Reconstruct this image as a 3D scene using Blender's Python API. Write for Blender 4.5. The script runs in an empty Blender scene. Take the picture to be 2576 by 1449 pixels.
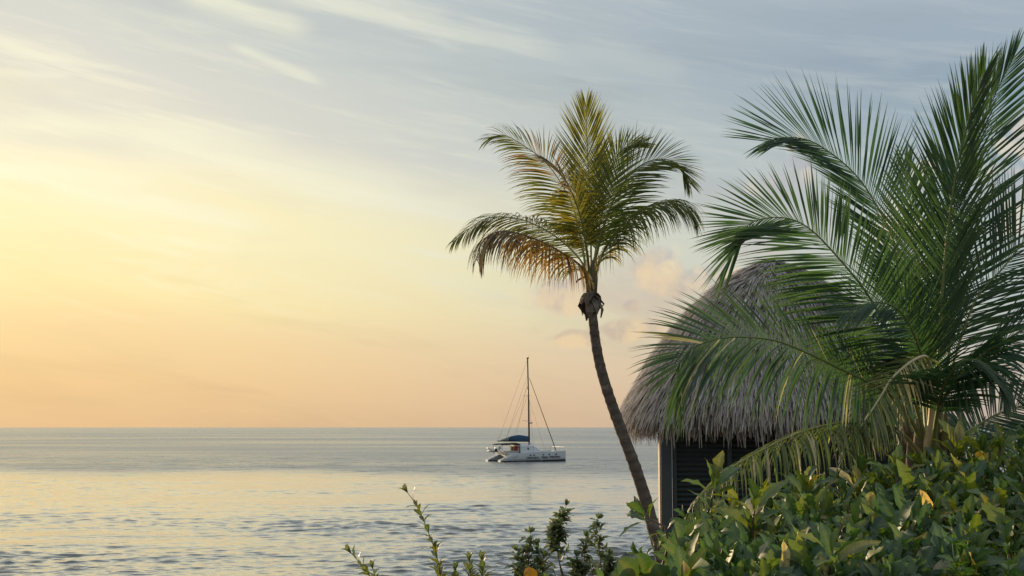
import bpy, bmesh, math, random
import numpy as np
from mathutils import Vector, Matrix, Quaternion, noise as mnoise

R = math.radians
sc = bpy.context.scene
COL = sc.collection

# ------------------------------------------------------------------ camera
CAM_H = 5.7                       # eye height above the sea
PITCH = math.atan(350.5 / 3577.8)
cam_d = bpy.data.cameras.new("camera")
cam_d.lens = 50.0; cam_d.sensor_width = 36.0
cam_d.clip_start = 0.1; cam_d.clip_end = 90000.0
cam = bpy.data.objects.new("camera", cam_d)
cam.location = (0, 0, CAM_H)
cam.rotation_euler = (math.pi / 2 + PITCH, 0, 0)
COL.objects.link(cam)
sc.camera = cam

# ------------------------------------------------------------------ sun, sky, exposure
SUN_AZ, SUN_EL = R(-36.0), R(9.0)          # azimuth from +Y, negative = left
SUNV = Vector((math.sin(SUN_AZ) * math.cos(SUN_EL), math.cos(SUN_AZ) * math.cos(SUN_EL), math.sin(SUN_EL)))
sun_d = bpy.data.lights.new("sun", 'SUN')
sun_d.energy = 4.6; sun_d.angle = R(0.6); sun_d.color = (1.0, 0.74, 0.46)
sun = bpy.data.objects.new("sun", sun_d)
sun.rotation_euler = SUNV.to_track_quat('Z', 'Y').to_euler()
COL.objects.link(sun)

def lin(r, g, b, a=1.0):
    f = lambda c: (c / 255 / 12.92) if c / 255 <= 0.04045 else ((c / 255 + 0.055) / 1.055) ** 2.4
    return (f(r), f(g), f(b), a)

class NT:
    """small helper for writing node trees"""
    def __init__(s, tree):
        s.t = tree; s.n = tree.nodes; s.l = tree.links
    def new(s, typ, **kw):
        n = s.n.new(typ)
        for k, v in kw.items(): setattr(n, k, v)
        return n
    def put(s, sock, v):
        if hasattr(v, 'is_output') or isinstance(v, bpy.types.NodeSocket): s.l.new(v, sock)
        else: sock.default_value = v
    def math(s, op, a, b=0.0, c=0.0, clamp=False):
        n = s.new('ShaderNodeMath', operation=op); n.use_clamp = clamp
        s.put(n.inputs[0], a); s.put(n.inputs[1], b); s.put(n.inputs[2], c)
        return n.outputs[0]
    def vmath(s, op, a, b=(0, 0, 0), out=0):
        n = s.new('ShaderNodeVectorMath', operation=op)
        s.put(n.inputs[0], a); s.put(n.inputs[1], b)
        return n.outputs['Value'] if out == 'v' else n.outputs[0]
    def sstep(s, x, a, b, to0=0.0, to1=1.0):
        n = s.new('ShaderNodeMapRange'); n.interpolation_type = 'SMOOTHSTEP'
        s.put(n.inputs['Value'], x); n.inputs['From Min'].default_value = a; n.inputs['From Max'].default_value = b
        n.inputs['To Min'].default_value = to0; n.inputs['To Max'].default_value = to1
        return n.outputs[0]
    def mix(s, fac, a, b, blend='MIX'):
        n = s.new('ShaderNodeMix', data_type='RGBA', blend_type=blend)
        n.clamp_factor = True
        s.put(n.inputs[0], fac); s.put(n.inputs[6], a); s.put(n.inputs[7], b)
        return n.outputs[2]
    def ramp(s, x, stops):
        n = s.new('ShaderNodeValToRGB'); cr = n.color_ramp
        while len(cr.elements) < len(stops): cr.elements.new(0.5)
        for e, (p, c) in zip(cr.elements, stops):
            e.position = p; e.color = c if len(c) == 4 else tuple(c) + (1,)
        s.put(n.inputs[0], x); return n.outputs[0]
    def noise(s, vec, scale, detail=4, rough=0.55, dist=0.0, dims='3D'):
        n = s.new('ShaderNodeTexNoise', noise_dimensions=dims)
        if vec is not None: s.put(n.inputs['Vector'], vec)
        n.inputs['Scale'].default_value = scale; n.inputs['Detail'].default_value = detail
        n.inputs['Roughness'].default_value = rough; n.inputs['Distortion'].default_value = dist
        return n.outputs[0]
    def mapping(s, vec, scale=(1, 1, 1), rot=(0, 0, 0), loc=(0, 0, 0)):
        if any(rot):
            r_ = s.new('ShaderNodeMapping'); s.put(r_.inputs[0], vec); r_.inputs['Rotation'].default_value = rot
            vec = r_.outputs[0]; rot = (0, 0, 0)
        n = s.new('ShaderNodeMapping'); s.put(n.inputs[0], vec)
        n.inputs['Location'].default_value = loc; n.inputs['Rotation'].default_value = rot; n.inputs['Scale'].default_value = scale
        return n.outputs[0]

def pix_dir(px, py):
    """viewing direction of a point of the photograph (2576 x 1449 scale)"""
    a = (px - 1288) / 3577.8; b = -(py - 724.5) / 3577.8
    c, s = math.cos(PITCH), math.sin(PITCH)
    return Vector((a, c - b * s, s + b * c))
def P(px, py, d):
    v = pix_dir(px, py)
    return Vector((0, 0, CAM_H)) + v * (d / v.y)

world = bpy.data.worlds.new("World"); sc.world = world; world.use_nodes = True
w = NT(world.node_tree); w.n.clear()
tc = w.new('ShaderNodeTexCoord').outputs['Generated']
D = w.vmath('NORMALIZE', tc)
sep = w.new('ShaderNodeSeparateXYZ'); w.put(sep.inputs[0], D)
X, Y, Z = sep.outputs
sky = w.new('ShaderNodeTexSky', sky_type='NISHITA')
sky.sun_disc = False; sky.sun_elevation = SUN_EL; sky.sun_rotation = SUN_AZ
sky.air_density = 1.3; sky.dust_density = 3.0; sky.ozone_density = 1.5; sky.altitude = 0
cosang = w.vmath('DOT_PRODUCT', D, tuple(SUNV), out='v')
ang = w.math('ARCCOSINE', w.math('MINIMUM', cosang, 0.99999))
# thin cirrus veil: colour by height and by angle from the sun, isolines dipping to the right
warp = w.noise(w.mapping(D, (3.0, 3.0, 12.0), (0, R(-9), 0)), 1.3, 4, 0.55, 0.4)
xt = w.math('MINIMUM', w.math('MAXIMUM', X, -0.6), 0.55)
tilt = w.math('ADD', 1.0, w.math('MULTIPLY', w.math('ADD', xt, 0.33), 0.9))
T = w.math('MULTIPLY', w.math('MAXIMUM', Z, 0.0), tilt)
wamp = w.math('MULTIPLY', w.sstep(Z, 0.03, 0.16), 0.10)
T = w.math('MAXIMUM', w.math('ADD', T, w.math('MULTIPLY', w.math('SUBTRACT', warp, 0.5), wamp)), 0.0)
sunward = w.ramp(T, [(0.0, lin(232, 193, 143)), (0.03, lin(240, 203, 148)), (0.07, lin(246, 216, 160)), (0.10, lin(252, 232, 172)),
                     (0.145, lin(253, 241, 191)), (0.195, lin(248, 239, 205)), (0.235, lin(222, 219, 206)), (0.30, lin(206, 210, 203)),
                     (0.45, lin(190, 198, 202)), (1.0, lin(205, 211, 214))])
away = w.ramp(T, [(0.0, lin(190, 172, 158)), (0.05, lin(198, 185, 174)), (0.10, lin(188, 190, 186)), (0.15, lin(178, 190, 189)),
                  (0.22, lin(166, 182, 187)), (0.35, lin(140, 160, 177)), (0.6, lin(188, 197, 203)), (1.0, lin(205, 211, 214))])  # upper stops raised overhead, out of view, to lift the shaded foliage
veil = w.mix(w.sstep(ang, R(17), R(60)), sunward, away)
# soft aureole of the veiled sun
aur = w.math('MULTIPLY', w.math('POWER', w.math('MAXIMUM', cosang, 0.0), 140.0), 0.12)
veil = w.mix(1.0, veil, w.mix(aur, (0, 0, 0, 1), lin(255, 236, 150)), 'ADD')
# cirrus streaks
st1 = w.noise(w.mapping(D, (2.6, 2.6, 22.0), (0, R(-11), 0), (0.3, 0.1, 0.7)), 2.3, 6, 0.62, 0.6)
st2 = w.noise(w.mapping(D, (5.0, 5.0, 60.0), (0, R(-12), 0), (1.3, 0.5, 0.2)), 2.0, 6, 0.62, 0.3)
m1 = w.math('MULTIPLY', w.sstep(st1, 0.50, 0.72), w.sstep(Z, 0.05, 0.14))
m2 = w.math('MULTIPLY', w.sstep(st2, 0.48, 0.75), w.sstep(Z, 0.06, 0.16))
bright = w.mix(w.sstep(ang, R(16), R(47)), lin(255, 251, 216), lin(206, 211, 206))
veil = w.mix(w.math('MULTIPLY', w.math('MULTIPLY', m1, w.sstep(T, 0.2, 0.3, 1.0, 0.55)), 0.56), veil, bright)
veil = w.mix(w.math('MULTIPLY', m2, 0.20), veil, bright)
dk = w.sstep(w.noise(w.mapping(D, (2.6, 2.6, 15.0), (0, R(-8), 0), (4.3, 2.1, 0.9)), 1.7, 5, 0.55, 0.4), 0.50, 0.74)
veil = w.mix(w.math('MULTIPLY', dk, 0.26), veil, w.mix(1.0, veil, (0.62, 0.64, 0.68, 1), 'MULTIPLY'))
# a few straight fibres of high cirrus
def fibre(p0, p1, wid, amp, src):
    a, b = pix_dir(*p0).normalized(), pix_dir(*p1).normalized()
    nrm = a.cross(b).normalized(); mid = (a + b).normalized(); half = (a - b).length / 2
    across = w.math('ABSOLUTE', w.math('ADD', w.vmath('DOT_PRODUCT', D, tuple(nrm), out='v'),
                    w.math('MULTIPLY', w.math('SUBTRACT', st2, 0.5), wid * 1.6)))
    along = w.vmath('DISTANCE', D, tuple(mid), out='v')
    m = w.math('MULTIPLY', w.sstep(across, 0.0, wid, 1, 0), w.sstep(along, half * 0.55, half * 1.05, 1, 0))
    m = w.math('MULTIPLY', m, w.math('MULTIPLY', w.sstep(st1, 0.25, 0.6, 0.45, 1.0), amp))
    return w.mix(m, src, bright)
veil = fibre((620, -40), (1500, 150), 0.011, 0.60, veil)
veil = fibre((430, -30), (800, 85), 0.016, 0.60, veil)
veil = fibre((560, 105), (830, 215), 0.006, 0.5, veil)
veil = fibre((880, -20), (1150, 40), 0.007, 0.4, veil)
veil = fibre((1420, 110), (1750, 185), 0.014, 0.25, veil)
veil = fibre((-80, 290), (760, 350), 0.014, 0.55, veil)
veil = fibre((250, 330), (1120, 480), 0.016, 0.60, veil)
veil = fibre((560, 400), (1300, 560), 0.010, 0.40, veil)
veil = fibre((60, 470), (720, 570), 0.012, 0.45, veil)
veil = fibre((-100, 420), (420, 460), 0.010, 0.45, veil)
veil = fibre((-60, 180), (200, 190), 0.005, 0.35, veil)
# small low cumulus far out over the sea
cn = w.noise(D, 30.0, 4, 0.55, 0.2)
cn2 = w.noise(w.vmath('ADD', D, (0.006, -0.002, -0.010)), 30.0, 4, 0.55, 0.2)
def blob(px, py, rx, ry):
    c = pix_dir(px, py).normalized()
    d = w.vmath('LENGTH', w.vmath('MULTIPLY', w.vmath('SUBTRACT', D, tuple(c)), (1 / rx, 1 / rx, 1 / ry)), out='v')
    return w.sstep(d, 0.0, 1.0, 1.0, 0.0)
bl = None
for b in [(1650, 660, .032, .022), (1690, 720, .03, .016), (1590, 768, .012, .008), (1430, 745, .035, .024), (1570, 830, .05, .014), (1450, 850, .035, .012),
          (2010, 415, .022, .036), (1960, 470, .030, .024), (2560, 335, .034, .036), (2330, 460, .02, .05), (2260, 600, .04, .05),
          (2520, 480, .05, .03), (1800, 700, .05, .02), (2620, 560, .06, .04), (2800, 480, .07, .05), (3300, 560, .08, .05), (3900, 640, .09, .04)]:
    v = blob(*b); bl = v if bl is None else w.math('MAXIMUM', bl, v)
cm = w.sstep(w.math('ADD', cn, w.math('MULTIPLY', bl, 0.46)), 0.62, 0.86)
cm = w.math('MULTIPLY', cm, w.sstep(bl, 0.0, 0.2))
clit = w.sstep(w.math('SUBTRACT', cn, cn2), -0.08, 0.12)
ccol = w.mix(clit, w.mix(w.sstep(Z, 0.04, 0.14), lin(196, 172, 152), lin(178, 178, 184)), w.mix(w.sstep(Z, 0.06, 0.16), lin(236, 206, 162), lin(240, 222, 196)))
veil = w.mix(w.math('MULTIPLY', cm, 0.62), veil, ccol)
# soft mauve bank low behind the leaning palm
bkb = w.math('MAXIMUM', blob(1600, 755, .12, .055), blob(1960, 520, .10, .06))
bank = w.math('ADD', w.noise(D, 13.0, 5, 0.6, 0.4), w.math('MULTIPLY', bkb, 0.34))
veil = w.mix(w.math('MULTIPLY', w.sstep(bank, 0.60, 0.88, 0.0, 0.55), w.sstep(bkb, 0.0, 0.2)), veil, w.mix(w.sstep(Z, 0.05, 0.16), lin(204, 178, 158), lin(186, 186, 188)))
bankl = w.sstep(w.math('ADD', w.noise(w.vmath('ADD', D, (0.01, 0, -0.012)), 26.0, 5, 0.6, 0.3), w.math('MULTIPLY', w.math('MAXIMUM', blob(1640, 690, .075, .035), blob(1420, 745, .05, .03)), 0.30)), 0.68, 0.92, 0.0, 0.6)
veil = w.mix(w.math('MULTIPLY', bankl, w.sstep(bkb, 0.0, 0.2)), veil, lin(238, 212, 168))
# the veil covers most of the clear sky behind it
bg1 = w.new('ShaderNodeBackground'); w.put(bg1.inputs[0], sky.outputs[0]); bg1.inputs[1].default_value = 0.06
bg2 = w.new('ShaderNodeBackground'); w.put(bg2.inputs[0], veil); bg2.inputs[1].default_value = 1.06
mx = w.new('ShaderNodeMixShader'); mx.inputs[0].default_value = 0.95
w.l.new(bg1.outputs[0], mx.inputs[1]); w.l.new(bg2.outputs[0], mx.inputs[2])
wo = w.new('ShaderNodeOutputWorld'); w.l.new(mx.outputs[0], wo.inputs[0])

vs = sc.view_settings
vs.view_transform = 'Standard'; vs.look = 'None'; vs.exposure = 0.0; vs.gamma = 1.0; vs.use_curve_mapping = False
sc.render.engine = 'CYCLES'
sc.cycles.use_denoising = True
sc.cycles.max_bounces = 6; sc.cycles.transparent_max_bounces = 8
sc.cycles.sample_clamp_indirect = 6.0
sc.cycles.caustics_reflective = False; sc.cycles.caustics_refractive = False

# ------------------------------------------------------------------ helpers
rnd = random.Random(7)
def tag(o, label=None, cat=None, group=None, kind=None):
    if label: o['label'] = label
    if cat: o['category'] = cat
    if group: o['group'] = group
    if kind: o['kind'] = kind
    return o
def empty(name, loc=(0, 0, 0), rz=0.0, parent=None):
    o = bpy.data.objects.new(name, None); COL.objects.link(o)
    o.location = loc; o.rotation_euler = (0, 0, rz); o.empty_display_size = 0.2
    if parent: o.parent = parent
    return o
def link(name, mesh, parent=None):
    o = bpy.data.objects.new(name, mesh); COL.objects.link(o)
    if parent is not None: o.parent = parent
    return o

class MB:
    """collects vertices, faces and a colour per vertex for ONE mesh object"""
    def __init__(s): s.v = []; s.f = []; s.c = []; s.n = 0
    def add(s, vs, fs, col=(1, 1, 1)):
        b = s.n
        s.v.extend(tuple(x) for x in vs); s.n += len(vs)
        s.f.extend(tuple(b + i for i in f) for f in fs)
        if len(vs) and isinstance(col[0], (int, float)): s.c.extend([tuple(col)] * len(vs))
        else: s.c.extend(tuple(x) for x in col)
    def box(s, c, size, col=(1, 1, 1), rot=None):
        x, y, z = (v / 2 for v in size); c = Vector(c)
        vs = [Vector((sx * x, sy * y, sz * z)) for sx in (-1, 1) for sy in (-1, 1) for sz in (-1, 1)]
        if rot is not None: vs = [rot @ v for v in vs]
        s.add([c + v for v in vs], [(0, 1, 3, 2), (4, 6, 7, 5), (0, 4, 5, 1), (2, 3, 7, 6), (0, 2, 6, 4), (1, 5, 7, 3)], col)
    def tube(s, pts, rad, seg=8, col=(1, 1, 1), cap=True, squash=1.0):
        pts = [Vector(p) for p in pts]; n = len(pts)
        if isinstance(rad, (int, float)): rad = [rad] * n
        ref = Vector((0.13, 0.21, 1.0)).normalized(); vs = []; cl = []
        for i, p in enumerate(pts):
            t = (pts[min(i + 1, n - 1)] - pts[max(i - 1, 0)]).normalized()
            if abs(t.dot(ref)) > 0.95: rf = Vector((1, 0.1, 0))
            else: rf = ref
            a = t.cross(rf).normalized(); b = t.cross(a).normalized()
            for k in range(seg):
                th = 2 * math.pi * k / seg
                vs.append(p + (a * math.cos(th) + b * math.sin(th) * squash) * rad[i])
                cl.append(col[i] if not isinstance(col[0], (int, float)) else col)
        fs = [(i * seg + k, i * seg + (k + 1) % seg, (i + 1) * seg + (k + 1) % seg, (i + 1) * seg + k) for i in range(n - 1) for k in range(seg)]
        if cap:
            fs.append(tuple(range(seg - 1, -1, -1))); fs.append(tuple((n - 1) * seg + k for k in range(seg)))
        s.add(vs, fs, cl)
    def mesh(s, name, mat, smooth=False):
        m = bpy.data.meshes.new(name); m.from_pydata(s.v, [], s.f)
        if s.c:
            a = m.color_attributes.new("Col", 'FLOAT_COLOR', 'POINT')
            arr = np.ones((len(s.c), 4), dtype=np.float32); arr[:, :3] = np.array(s.c, dtype=np.float32)
            a.data.foreach_set('color', arr.ravel())
        if mat is not None: m.materials.append(mat)
        if smooth: m.polygons.foreach_set('use_smooth', [True] * len(m.polygons))
        m.update(); return m
    def build(s, name, mat, parent=None, smooth=False):
        return link(name, s.mesh(name, mat, smooth), parent)

def catmull(pts, n):
    pts = [Vector(p) for p in pts]
    q = [pts[0] * 2 - pts[1]] + pts + [pts[-1] * 2 - pts[-2]]
    seglen = [(pts[i + 1] - pts[i]).length for i in range(len(pts) - 1)]
    tot = sum(seglen); out = []
    for k in range(n):
        s = tot * k / (n - 1); i = 0
        while i < len(seglen) - 1 and s > seglen[i]: s -= seglen[i]; i += 1
        t = min(s / max(seglen[i], 1e-6), 1.0)
        p0, p1, p2, p3 = q[i:i + 4]
        out.append(0.5 * ((2 * p1) + (p2 - p0) * t + (2 * p0 - 5 * p1 + 4 * p2 - p3) * t * t + (3 * p1 - p0 - 3 * p2 + p3) * t ** 3))
    return out
def lerp(a, b, t): return a + (b - a) * t
def cmix(a, b, t): return tuple(lerp(x, y, t) for x, y in zip(a, b))
def interp(x, tab):
    if x <= tab[0][0]: return tab[0][1]
    for (a, b), (c, d) in zip(tab, tab[1:]):
        if x <= c: return lerp(b, d, (x - a) / (c - a))
    return tab[-1][1]

# ------------------------------------------------------------------ materials
def mat_new(name):
    m = bpy.data.materials.new(name); m.use_nodes = True
    t = NT(m.node_tree); t.n.clear(); return m, t
def finish(t, shader, disp=None):
    o = t.new('ShaderNodeOutputMaterial'); t.l.new(shader, o.inputs[0])
def principled(t, col, rough=0.6, spec=0.4, metal=0.0, normal=None, ior=None):
    p = t.new('ShaderNodeBsdfPrincipled')
    t.put(p.inputs['Base Color'], col); t.put(p.inputs['Roughness'], rough)
    p.inputs['Metallic'].default_value = metal; p.inputs['Specular IOR Level'].default_value = spec
    if ior: p.inputs['IOR'].default_value = ior
    if normal is not None: t.l.new(normal, p.inputs['Normal'])
    return p.outputs[0]
def bump(t, h, strength=0.5, dist=0.02):
    b = t.new('ShaderNodeBump'); b.inputs['Strength'].default_value = strength; b.inputs['Distance'].default_value = dist
    t.l.new(h, b.inputs['Height']); return b.outputs[0]
def attr(t, name="Col"):
    a = t.new('ShaderNodeAttribute'); a.attribute_name = name; return a.outputs['Color']
def mat_plain(name, col, rough=0.6, spec=0.4, metal=0.0, var=0.12, scale=3.0):
    m, t = mat_new(name)
    co = t.new('ShaderNodeTexCoord').outputs['Object']
    n = t.noise(co, scale, 5, 0.6)
    c = t.mix(n, tuple(x * (1 - var) for x in col[:3]) + (1,), tuple(min(1, x * (1 + var)) for x in col[:3]) + (1,))
    finish(t, principled(t, c, rough, spec, metal)); return m
def mat_leaf(name, trans=0.35, rough=0.42, spec=0.45, tcol=(1.7, 1.5, 0.55), vary=0.25, warm=(1.25, 1.05, 0.55, 1), veins=False):
    """blade material: the colour comes from the mesh, light passes through it"""
    m, t = mat_new(name)
    base = attr(t)
    oi = t.new('ShaderNodeObjectInfo').outputs['Random']
    geo = t.new('ShaderNodeNewGeometry').outputs['Position']
    n = t.noise(geo, 2.3, 3, 0.6)
    k = t.math('ADD', t.math('MULTIPLY', oi, 0.6), t.math('MULTIPLY', n, 0.4))
    c = t.mix(t.math('MULTIPLY', t.sstep(k, 0.35, 0.85), 1.0), t.mix(1.0, base, (1 - vary, 1 - vary * 0.7, 1 - vary * 0.4, 1), 'MULTIPLY'), t.mix(1.0, base, warm, 'MULTIPLY'))
    fine = t.noise(geo, 60.0, 2, 0.5)
    c = t.mix(t.math('MULTIPLY', fine, 0.35), c, t.mix(1.0, c, (0.6, 0.62, 0.6, 1), 'MULTIPLY'))
    if veins:
        ob = t.new('ShaderNodeTexCoord').outputs['Object']; sx = t.new('ShaderNodeSeparateXYZ'); t.put(sx.inputs[0], ob)
        ph = t.math('FRACT', t.math('MULTIPLY', t.math('SUBTRACT', sx.outputs[1], t.math('MULTIPLY', t.math('ABSOLUTE', sx.outputs[0]), 0.9)), 11.0))
        vn = t.sstep(t.math('ABSOLUTE', t.math('SUBTRACT', ph, 0.5)), 0.36, 0.5)
        c = t.mix(t.math('MULTIPLY', vn, 0.45), c, t.mix(1.0, c, (1.7, 1.6, 1.6, 1), 'MULTIPLY'))
        sp = t.sstep(t.noise(geo, 26.0, 3, 0.6), 0.66, 0.74)
        c = t.mix(t.math('MULTIPLY', sp, 0.7), c, (0.13, 0.085, 0.04, 1))
    s1 = principled(t, c, rough, spec)
    tr = t.new('ShaderNodeBsdfTranslucent'); t.put(tr.inputs[0], t.mix(1.0, c, tuple(tcol) + (1,), 'MULTIPLY'))
    mx = t.new('ShaderNodeMixShader'); mx.inputs[0].default_value = trans
    t.l.new(s1, mx.inputs[1]); t.l.new(tr.outputs[0], mx.inputs[2])
    finish(t, mx.outputs[0]); return m

M = {}
M['frond'] = mat_leaf('palm_blade', 0.42, 0.46, 0.6, tcol=(1.2, 1.45, 0.7), warm=(1.18, 1.12, 0.85, 1))
M['frond2'] = mat_leaf('backlit_palm_blade', 0.52, 0.6, 0.35, tcol=(1.6, 1.6, 0.65), warm=(1.2, 1.12, 0.8, 1))
M['leaf'] = mat_leaf('shrub_blade', 0.38, 0.5, 0.6, tcol=(1.7, 1.7, 0.6), vary=0.3, veins=True)
def mat_attr(name, rough=0.7, spec=0.3, bs=40.0, bd=0.004, var=0.3, patch=None):
    m, t = mat_new(name)
    geo = t.new('ShaderNodeTexCoord').outputs['Object']
    n = t.noise(geo, bs, 4, 0.6)
    c = t.mix(n, t.mix(1.0, attr(t), (1 - var, 1 - var, 1 - var, 1), 'MULTIPLY'), t.mix(1.0, attr(t), (1 + var, 1 + var, 1 + var, 1), 'MULTIPLY'))
    if patch: c = t.mix(t.sstep(t.noise(t.mapping(geo, (1, 1, 1.8)), 5.0, 5, 0.65, 0.5), 0.52, 0.68, 0, 0.6), c, patch)
    finish(t, principled(t, c, rough, spec, normal=bump(t, n, 0.7, bd))); return m
M['stem'] = mat_attr('stem', 0.55, 0.35, 30.0, 0.003)
M['bark'] = mat_attr('palm_bark', 0.9, 0.15, 22.0, 0.012, 0.4, patch=(0.24, 0.225, 0.20, 1))
M['thatch'] = mat_attr('thatch', 0.95, 0.1, 25.0, 0.006, 0.35)

# ------------------------------------------------------------------ sea
def build_sea():
    az = [R(a) for a in np.concatenate([np.linspace(-100, -24, 50)[:-1], np.linspace(-24, 24, 820), np.linspace(24, 100, 50)[1:]])]
    az = np.array(az); rr = [26.0]
    step = lambda r: 0.45 if r < 43 else r * 0.0020 if r < 170 else r * 0.0040
    while rr[-1] < 340: rr.append(rr[-1] + step(rr[-1]))
    while rr[-1] < 60000: rr.append(rr[-1] * 1.06)
    rr = np.array(rr); nr, na = len(rr), len(az)
    RR, AA = np.meshgrid(rr, az, indexing='ij')
    x = RR * np.sin(AA); y = RR * np.cos(AA)
    rg = np.random.default_rng(5)
    # wind-ruffled water far out, a slick lane, then chop again towards the shore
    wob = 14 * np.sin(x / 37 + 0.7) + 9 * np.sin(x / 17 + 2.1 + y / 60) + 5 * np.sin(x / 7.3 + y / 20)
    yy = y + wob
    sm = lambda v, a, b: (lambda u: u * u * (3 - 2 * u))(np.clip((v - a) / (b - a), 0, 1))
    ruf_far = sm(yy + 16 * np.sin(x / 71 + 1.0), 160, 215)
    chop = 1.0 - 0.62 * sm(yy, 66, 118) * (1 - ruf_far)
    # groups of waves: amplitude wanders over the surface
    grp = np.zeros_like(x)
    for i in range(9):
        k = rg.uniform(0.08, 0.32); th = rg.normal(0, 0.9); grp += np.sin(k * (x * np.sin(th) + y * np.cos(th)) + rg.uniform(0, 6.28)) / 9
    gmod = np.clip(1.0 + 1.7 * grp, 0.3, 2.4) ** 1.0
    spacing = np.where(RR < 43, 0.45, np.where(RR < 170, RR * 0.0020, RR * 0.0036))
    z = np.zeros_like(x); dx = np.zeros_like(x); dy = np.zeros_like(x)
    for i in range(84):
        lam = 0.36 * (7.0 / 0.36) ** (rg.random() ** 1.45)
        th = rg.normal(0.12, 0.42); k = 2 * math.pi / lam
        sl = 0.031 * (1.15 if lam < 1.6 else 1.0 if lam < 3 else 0.42)
        a = sl / k * rg.uniform(0.6, 1.4)
        ph = k * (x * math.sin(th) - y * math.cos(th)) + rg.uniform(0, 6.283)
        fade = np.clip((lam / spacing - 2.2) / 2.2, 0, 1) * np.clip((330 - RR) / 60, 0, 1)
        A = a * fade * chop * (gmod if lam < 4 else 1)
        z += A * np.cos(ph); q = 1.25 if lam < 2.5 else 0.8
        dx -= q * A * math.sin(th) * np.sin(ph); dy += q * A * math.cos(th) * np.sin(ph)
    z *= (RR < 2500)
    V = np.stack([x + dx, y + dy, z], -1).reshape(-1, 3)
    i, j = np.meshgrid(np.arange(nr - 1), np.arange(na - 1), indexing='ij')
    F = np.stack([i * na + j, i * na + j + 1, (i + 1) * na + j + 1, (i + 1) * na + j], -1).reshape(-1, 4)
    F = F[:, ::-1]
    m = bpy.data.meshes.new('sea')
    m.vertices.add(len(V)); m.vertices.foreach_set('co', V.ravel().astype(np.float32))
    m.loops.add(F.size); m.loops.foreach_set('vertex_index', F.ravel().astype(np.int32))
    m.polygons.add(len(F)); m.polygons.foreach_set('loop_start', np.arange(0, F.size, 4, dtype=np.int32))
    m.polygons.foreach_set('use_smooth', np.ones(len(F), dtype=bool))
    m.update(calc_edges=True)
    a = m.attributes.new('ruffle', 'FLOAT', 'POINT')
    ruf = np.clip(0.18 + 0.82 * ruf_far + 0.10 * (chop - 0.3), 0, 1)
    a.data.foreach_set('value', ruf.ravel().astype(np.float32))
    mt, t = mat_new('sea_water')
    pos = t.new('ShaderNodeNewGeometry').outputs['Position']
    at = t.new('ShaderNodeAttribute'); at.attribute_name = 'ruffle'; rf = at.outputs['Fac']
    n1 = t.noise(t.mapping(pos, (0.6, 1.0, 1.0)), 3.0, 4, 0.6, 0.3)
    n2 = t.noise(t.mapping(pos, (0.20, 0.42, 1.0)), 0.9, 4, 0.65, 0.4)
    patch = t.noise(t.mapping(pos, (0.004, 0.010, 1.0)), 1.0, 4, 0.6, 0.3)
    h = t.math('ADD', t.math('MULTIPLY', n1, 0.075), t.math('MULTIPLY', n2, t.math('MULTIPLY', rf, 1.6)))
    b = bump(t, h, 0.42, 1.0)
    rough = t.math('ADD', 0.03, t.math('MULTIPLY', rf, t.sstep(patch, 0.35, 0.7, 0.17, 0.36)))
    body = principled(t, (0.040, 0.050, 0.048, 1), rough, 0.5, normal=b, ior=1.5)
    gl_ = t.new('ShaderNodeBsdfGlossy'); gl_.inputs[0].default_value = (0.95, 0.95, 0.93, 1); t.put(gl_.inputs['Roughness'], rough); t.l.new(b, gl_.inputs['Normal'])
    mw = t.new('ShaderNodeMixShader'); lw = t.new('ShaderNodeLayerWeight'); t.l.new(b, lw.inputs['Normal'])
    t.put(mw.inputs[0], t.math('MULTIPLY', t.sstep(lw.outputs['Facing'], 0.64, 0.94, 0.0, 0.70), t.math('SUBTRACT', 1.12, t.math('MULTIPLY', rf, 0.72))))
    t.l.new(body, mw.inputs[1]); t.l.new(gl_.outputs[0], mw.inputs[2])
    finish(t, mw.outputs[0])
    m.materials.append(mt)
    return tag(link('sea', m), 'calm sea with small ripples reflecting the yellow evening sky', 'sea', kind='structure')
build_sea()

# ------------------------------------------------------------------ ground: a low bluff with a scrubby edge
def ground_z(x, y):
    r = x / max(y, 1.0)
    edge = 12.5 + 22.0 * (lambda u: u * u * (3 - 2 * u))(min(max((r - 0.085) / 0.055, 0), 1)) if y > 0 else 12.5
    d = y - edge - 0.5 * mnoise.noise((x * 0.5, y * 0.5, 3.0))
    t = min(max(d / 3.2, 0), 1); t = t * t * (3 - 2 * t)
    base = 4.02 + 0.08 * mnoise.noise((x * 0.35, y * 0.35, 0)) + 0.025 * mnoise.noise((x * 1.7, y * 1.7, 5))
    return lerp(base, -2.5, t)
def build_ground():
    xs = np.concatenate([np.linspace(-70, -12, 24)[:-1], np.linspace(-12, 22, 120), np.linspace(22, 90, 24)[1:]])
    ys = np.concatenate([np.linspace(-60, 2, 22)[:-1], np.linspace(2, 42, 120)])
    mb = MB()
    vs = [(x, y, ground_z(x, y)) for y in ys for x in xs]; nx = len(xs)
    fs = [(j * nx + i, j * nx + i + 1, (j + 1) * nx + i + 1, (j + 1) * nx + i) for j in range(len(ys) - 1) for i in range(nx - 1)]
    mb.add(vs, fs)
    m, t = mat_new('sandy_ground')
    pos = t.new('ShaderNodeNewGeometry').outputs['Position']
    n = t.noise(pos, 1.2, 6, 0.65); n2 = t.noise(pos, 14.0, 5, 0.6)
    c = t.ramp(n, [(0.3, (0.10, 0.085, 0.055)), (0.5, (0.22, 0.18, 0.12)), (0.7, (0.09, 0.10, 0.045))])
    c = t.mix(t.math('MULTIPLY', n2, 0.5), c, (0.05, 0.045, 0.03, 1))
    finish(t, principled(t, c, 0.95, 0.1, normal=bump(t, n2, 0.8, 0.03)))
    o = mb.build('ground', m, smooth=True)
    tag(o, 'sandy bluff with low growth above the sea', 'ground', kind='structure')
build_ground()

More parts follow.
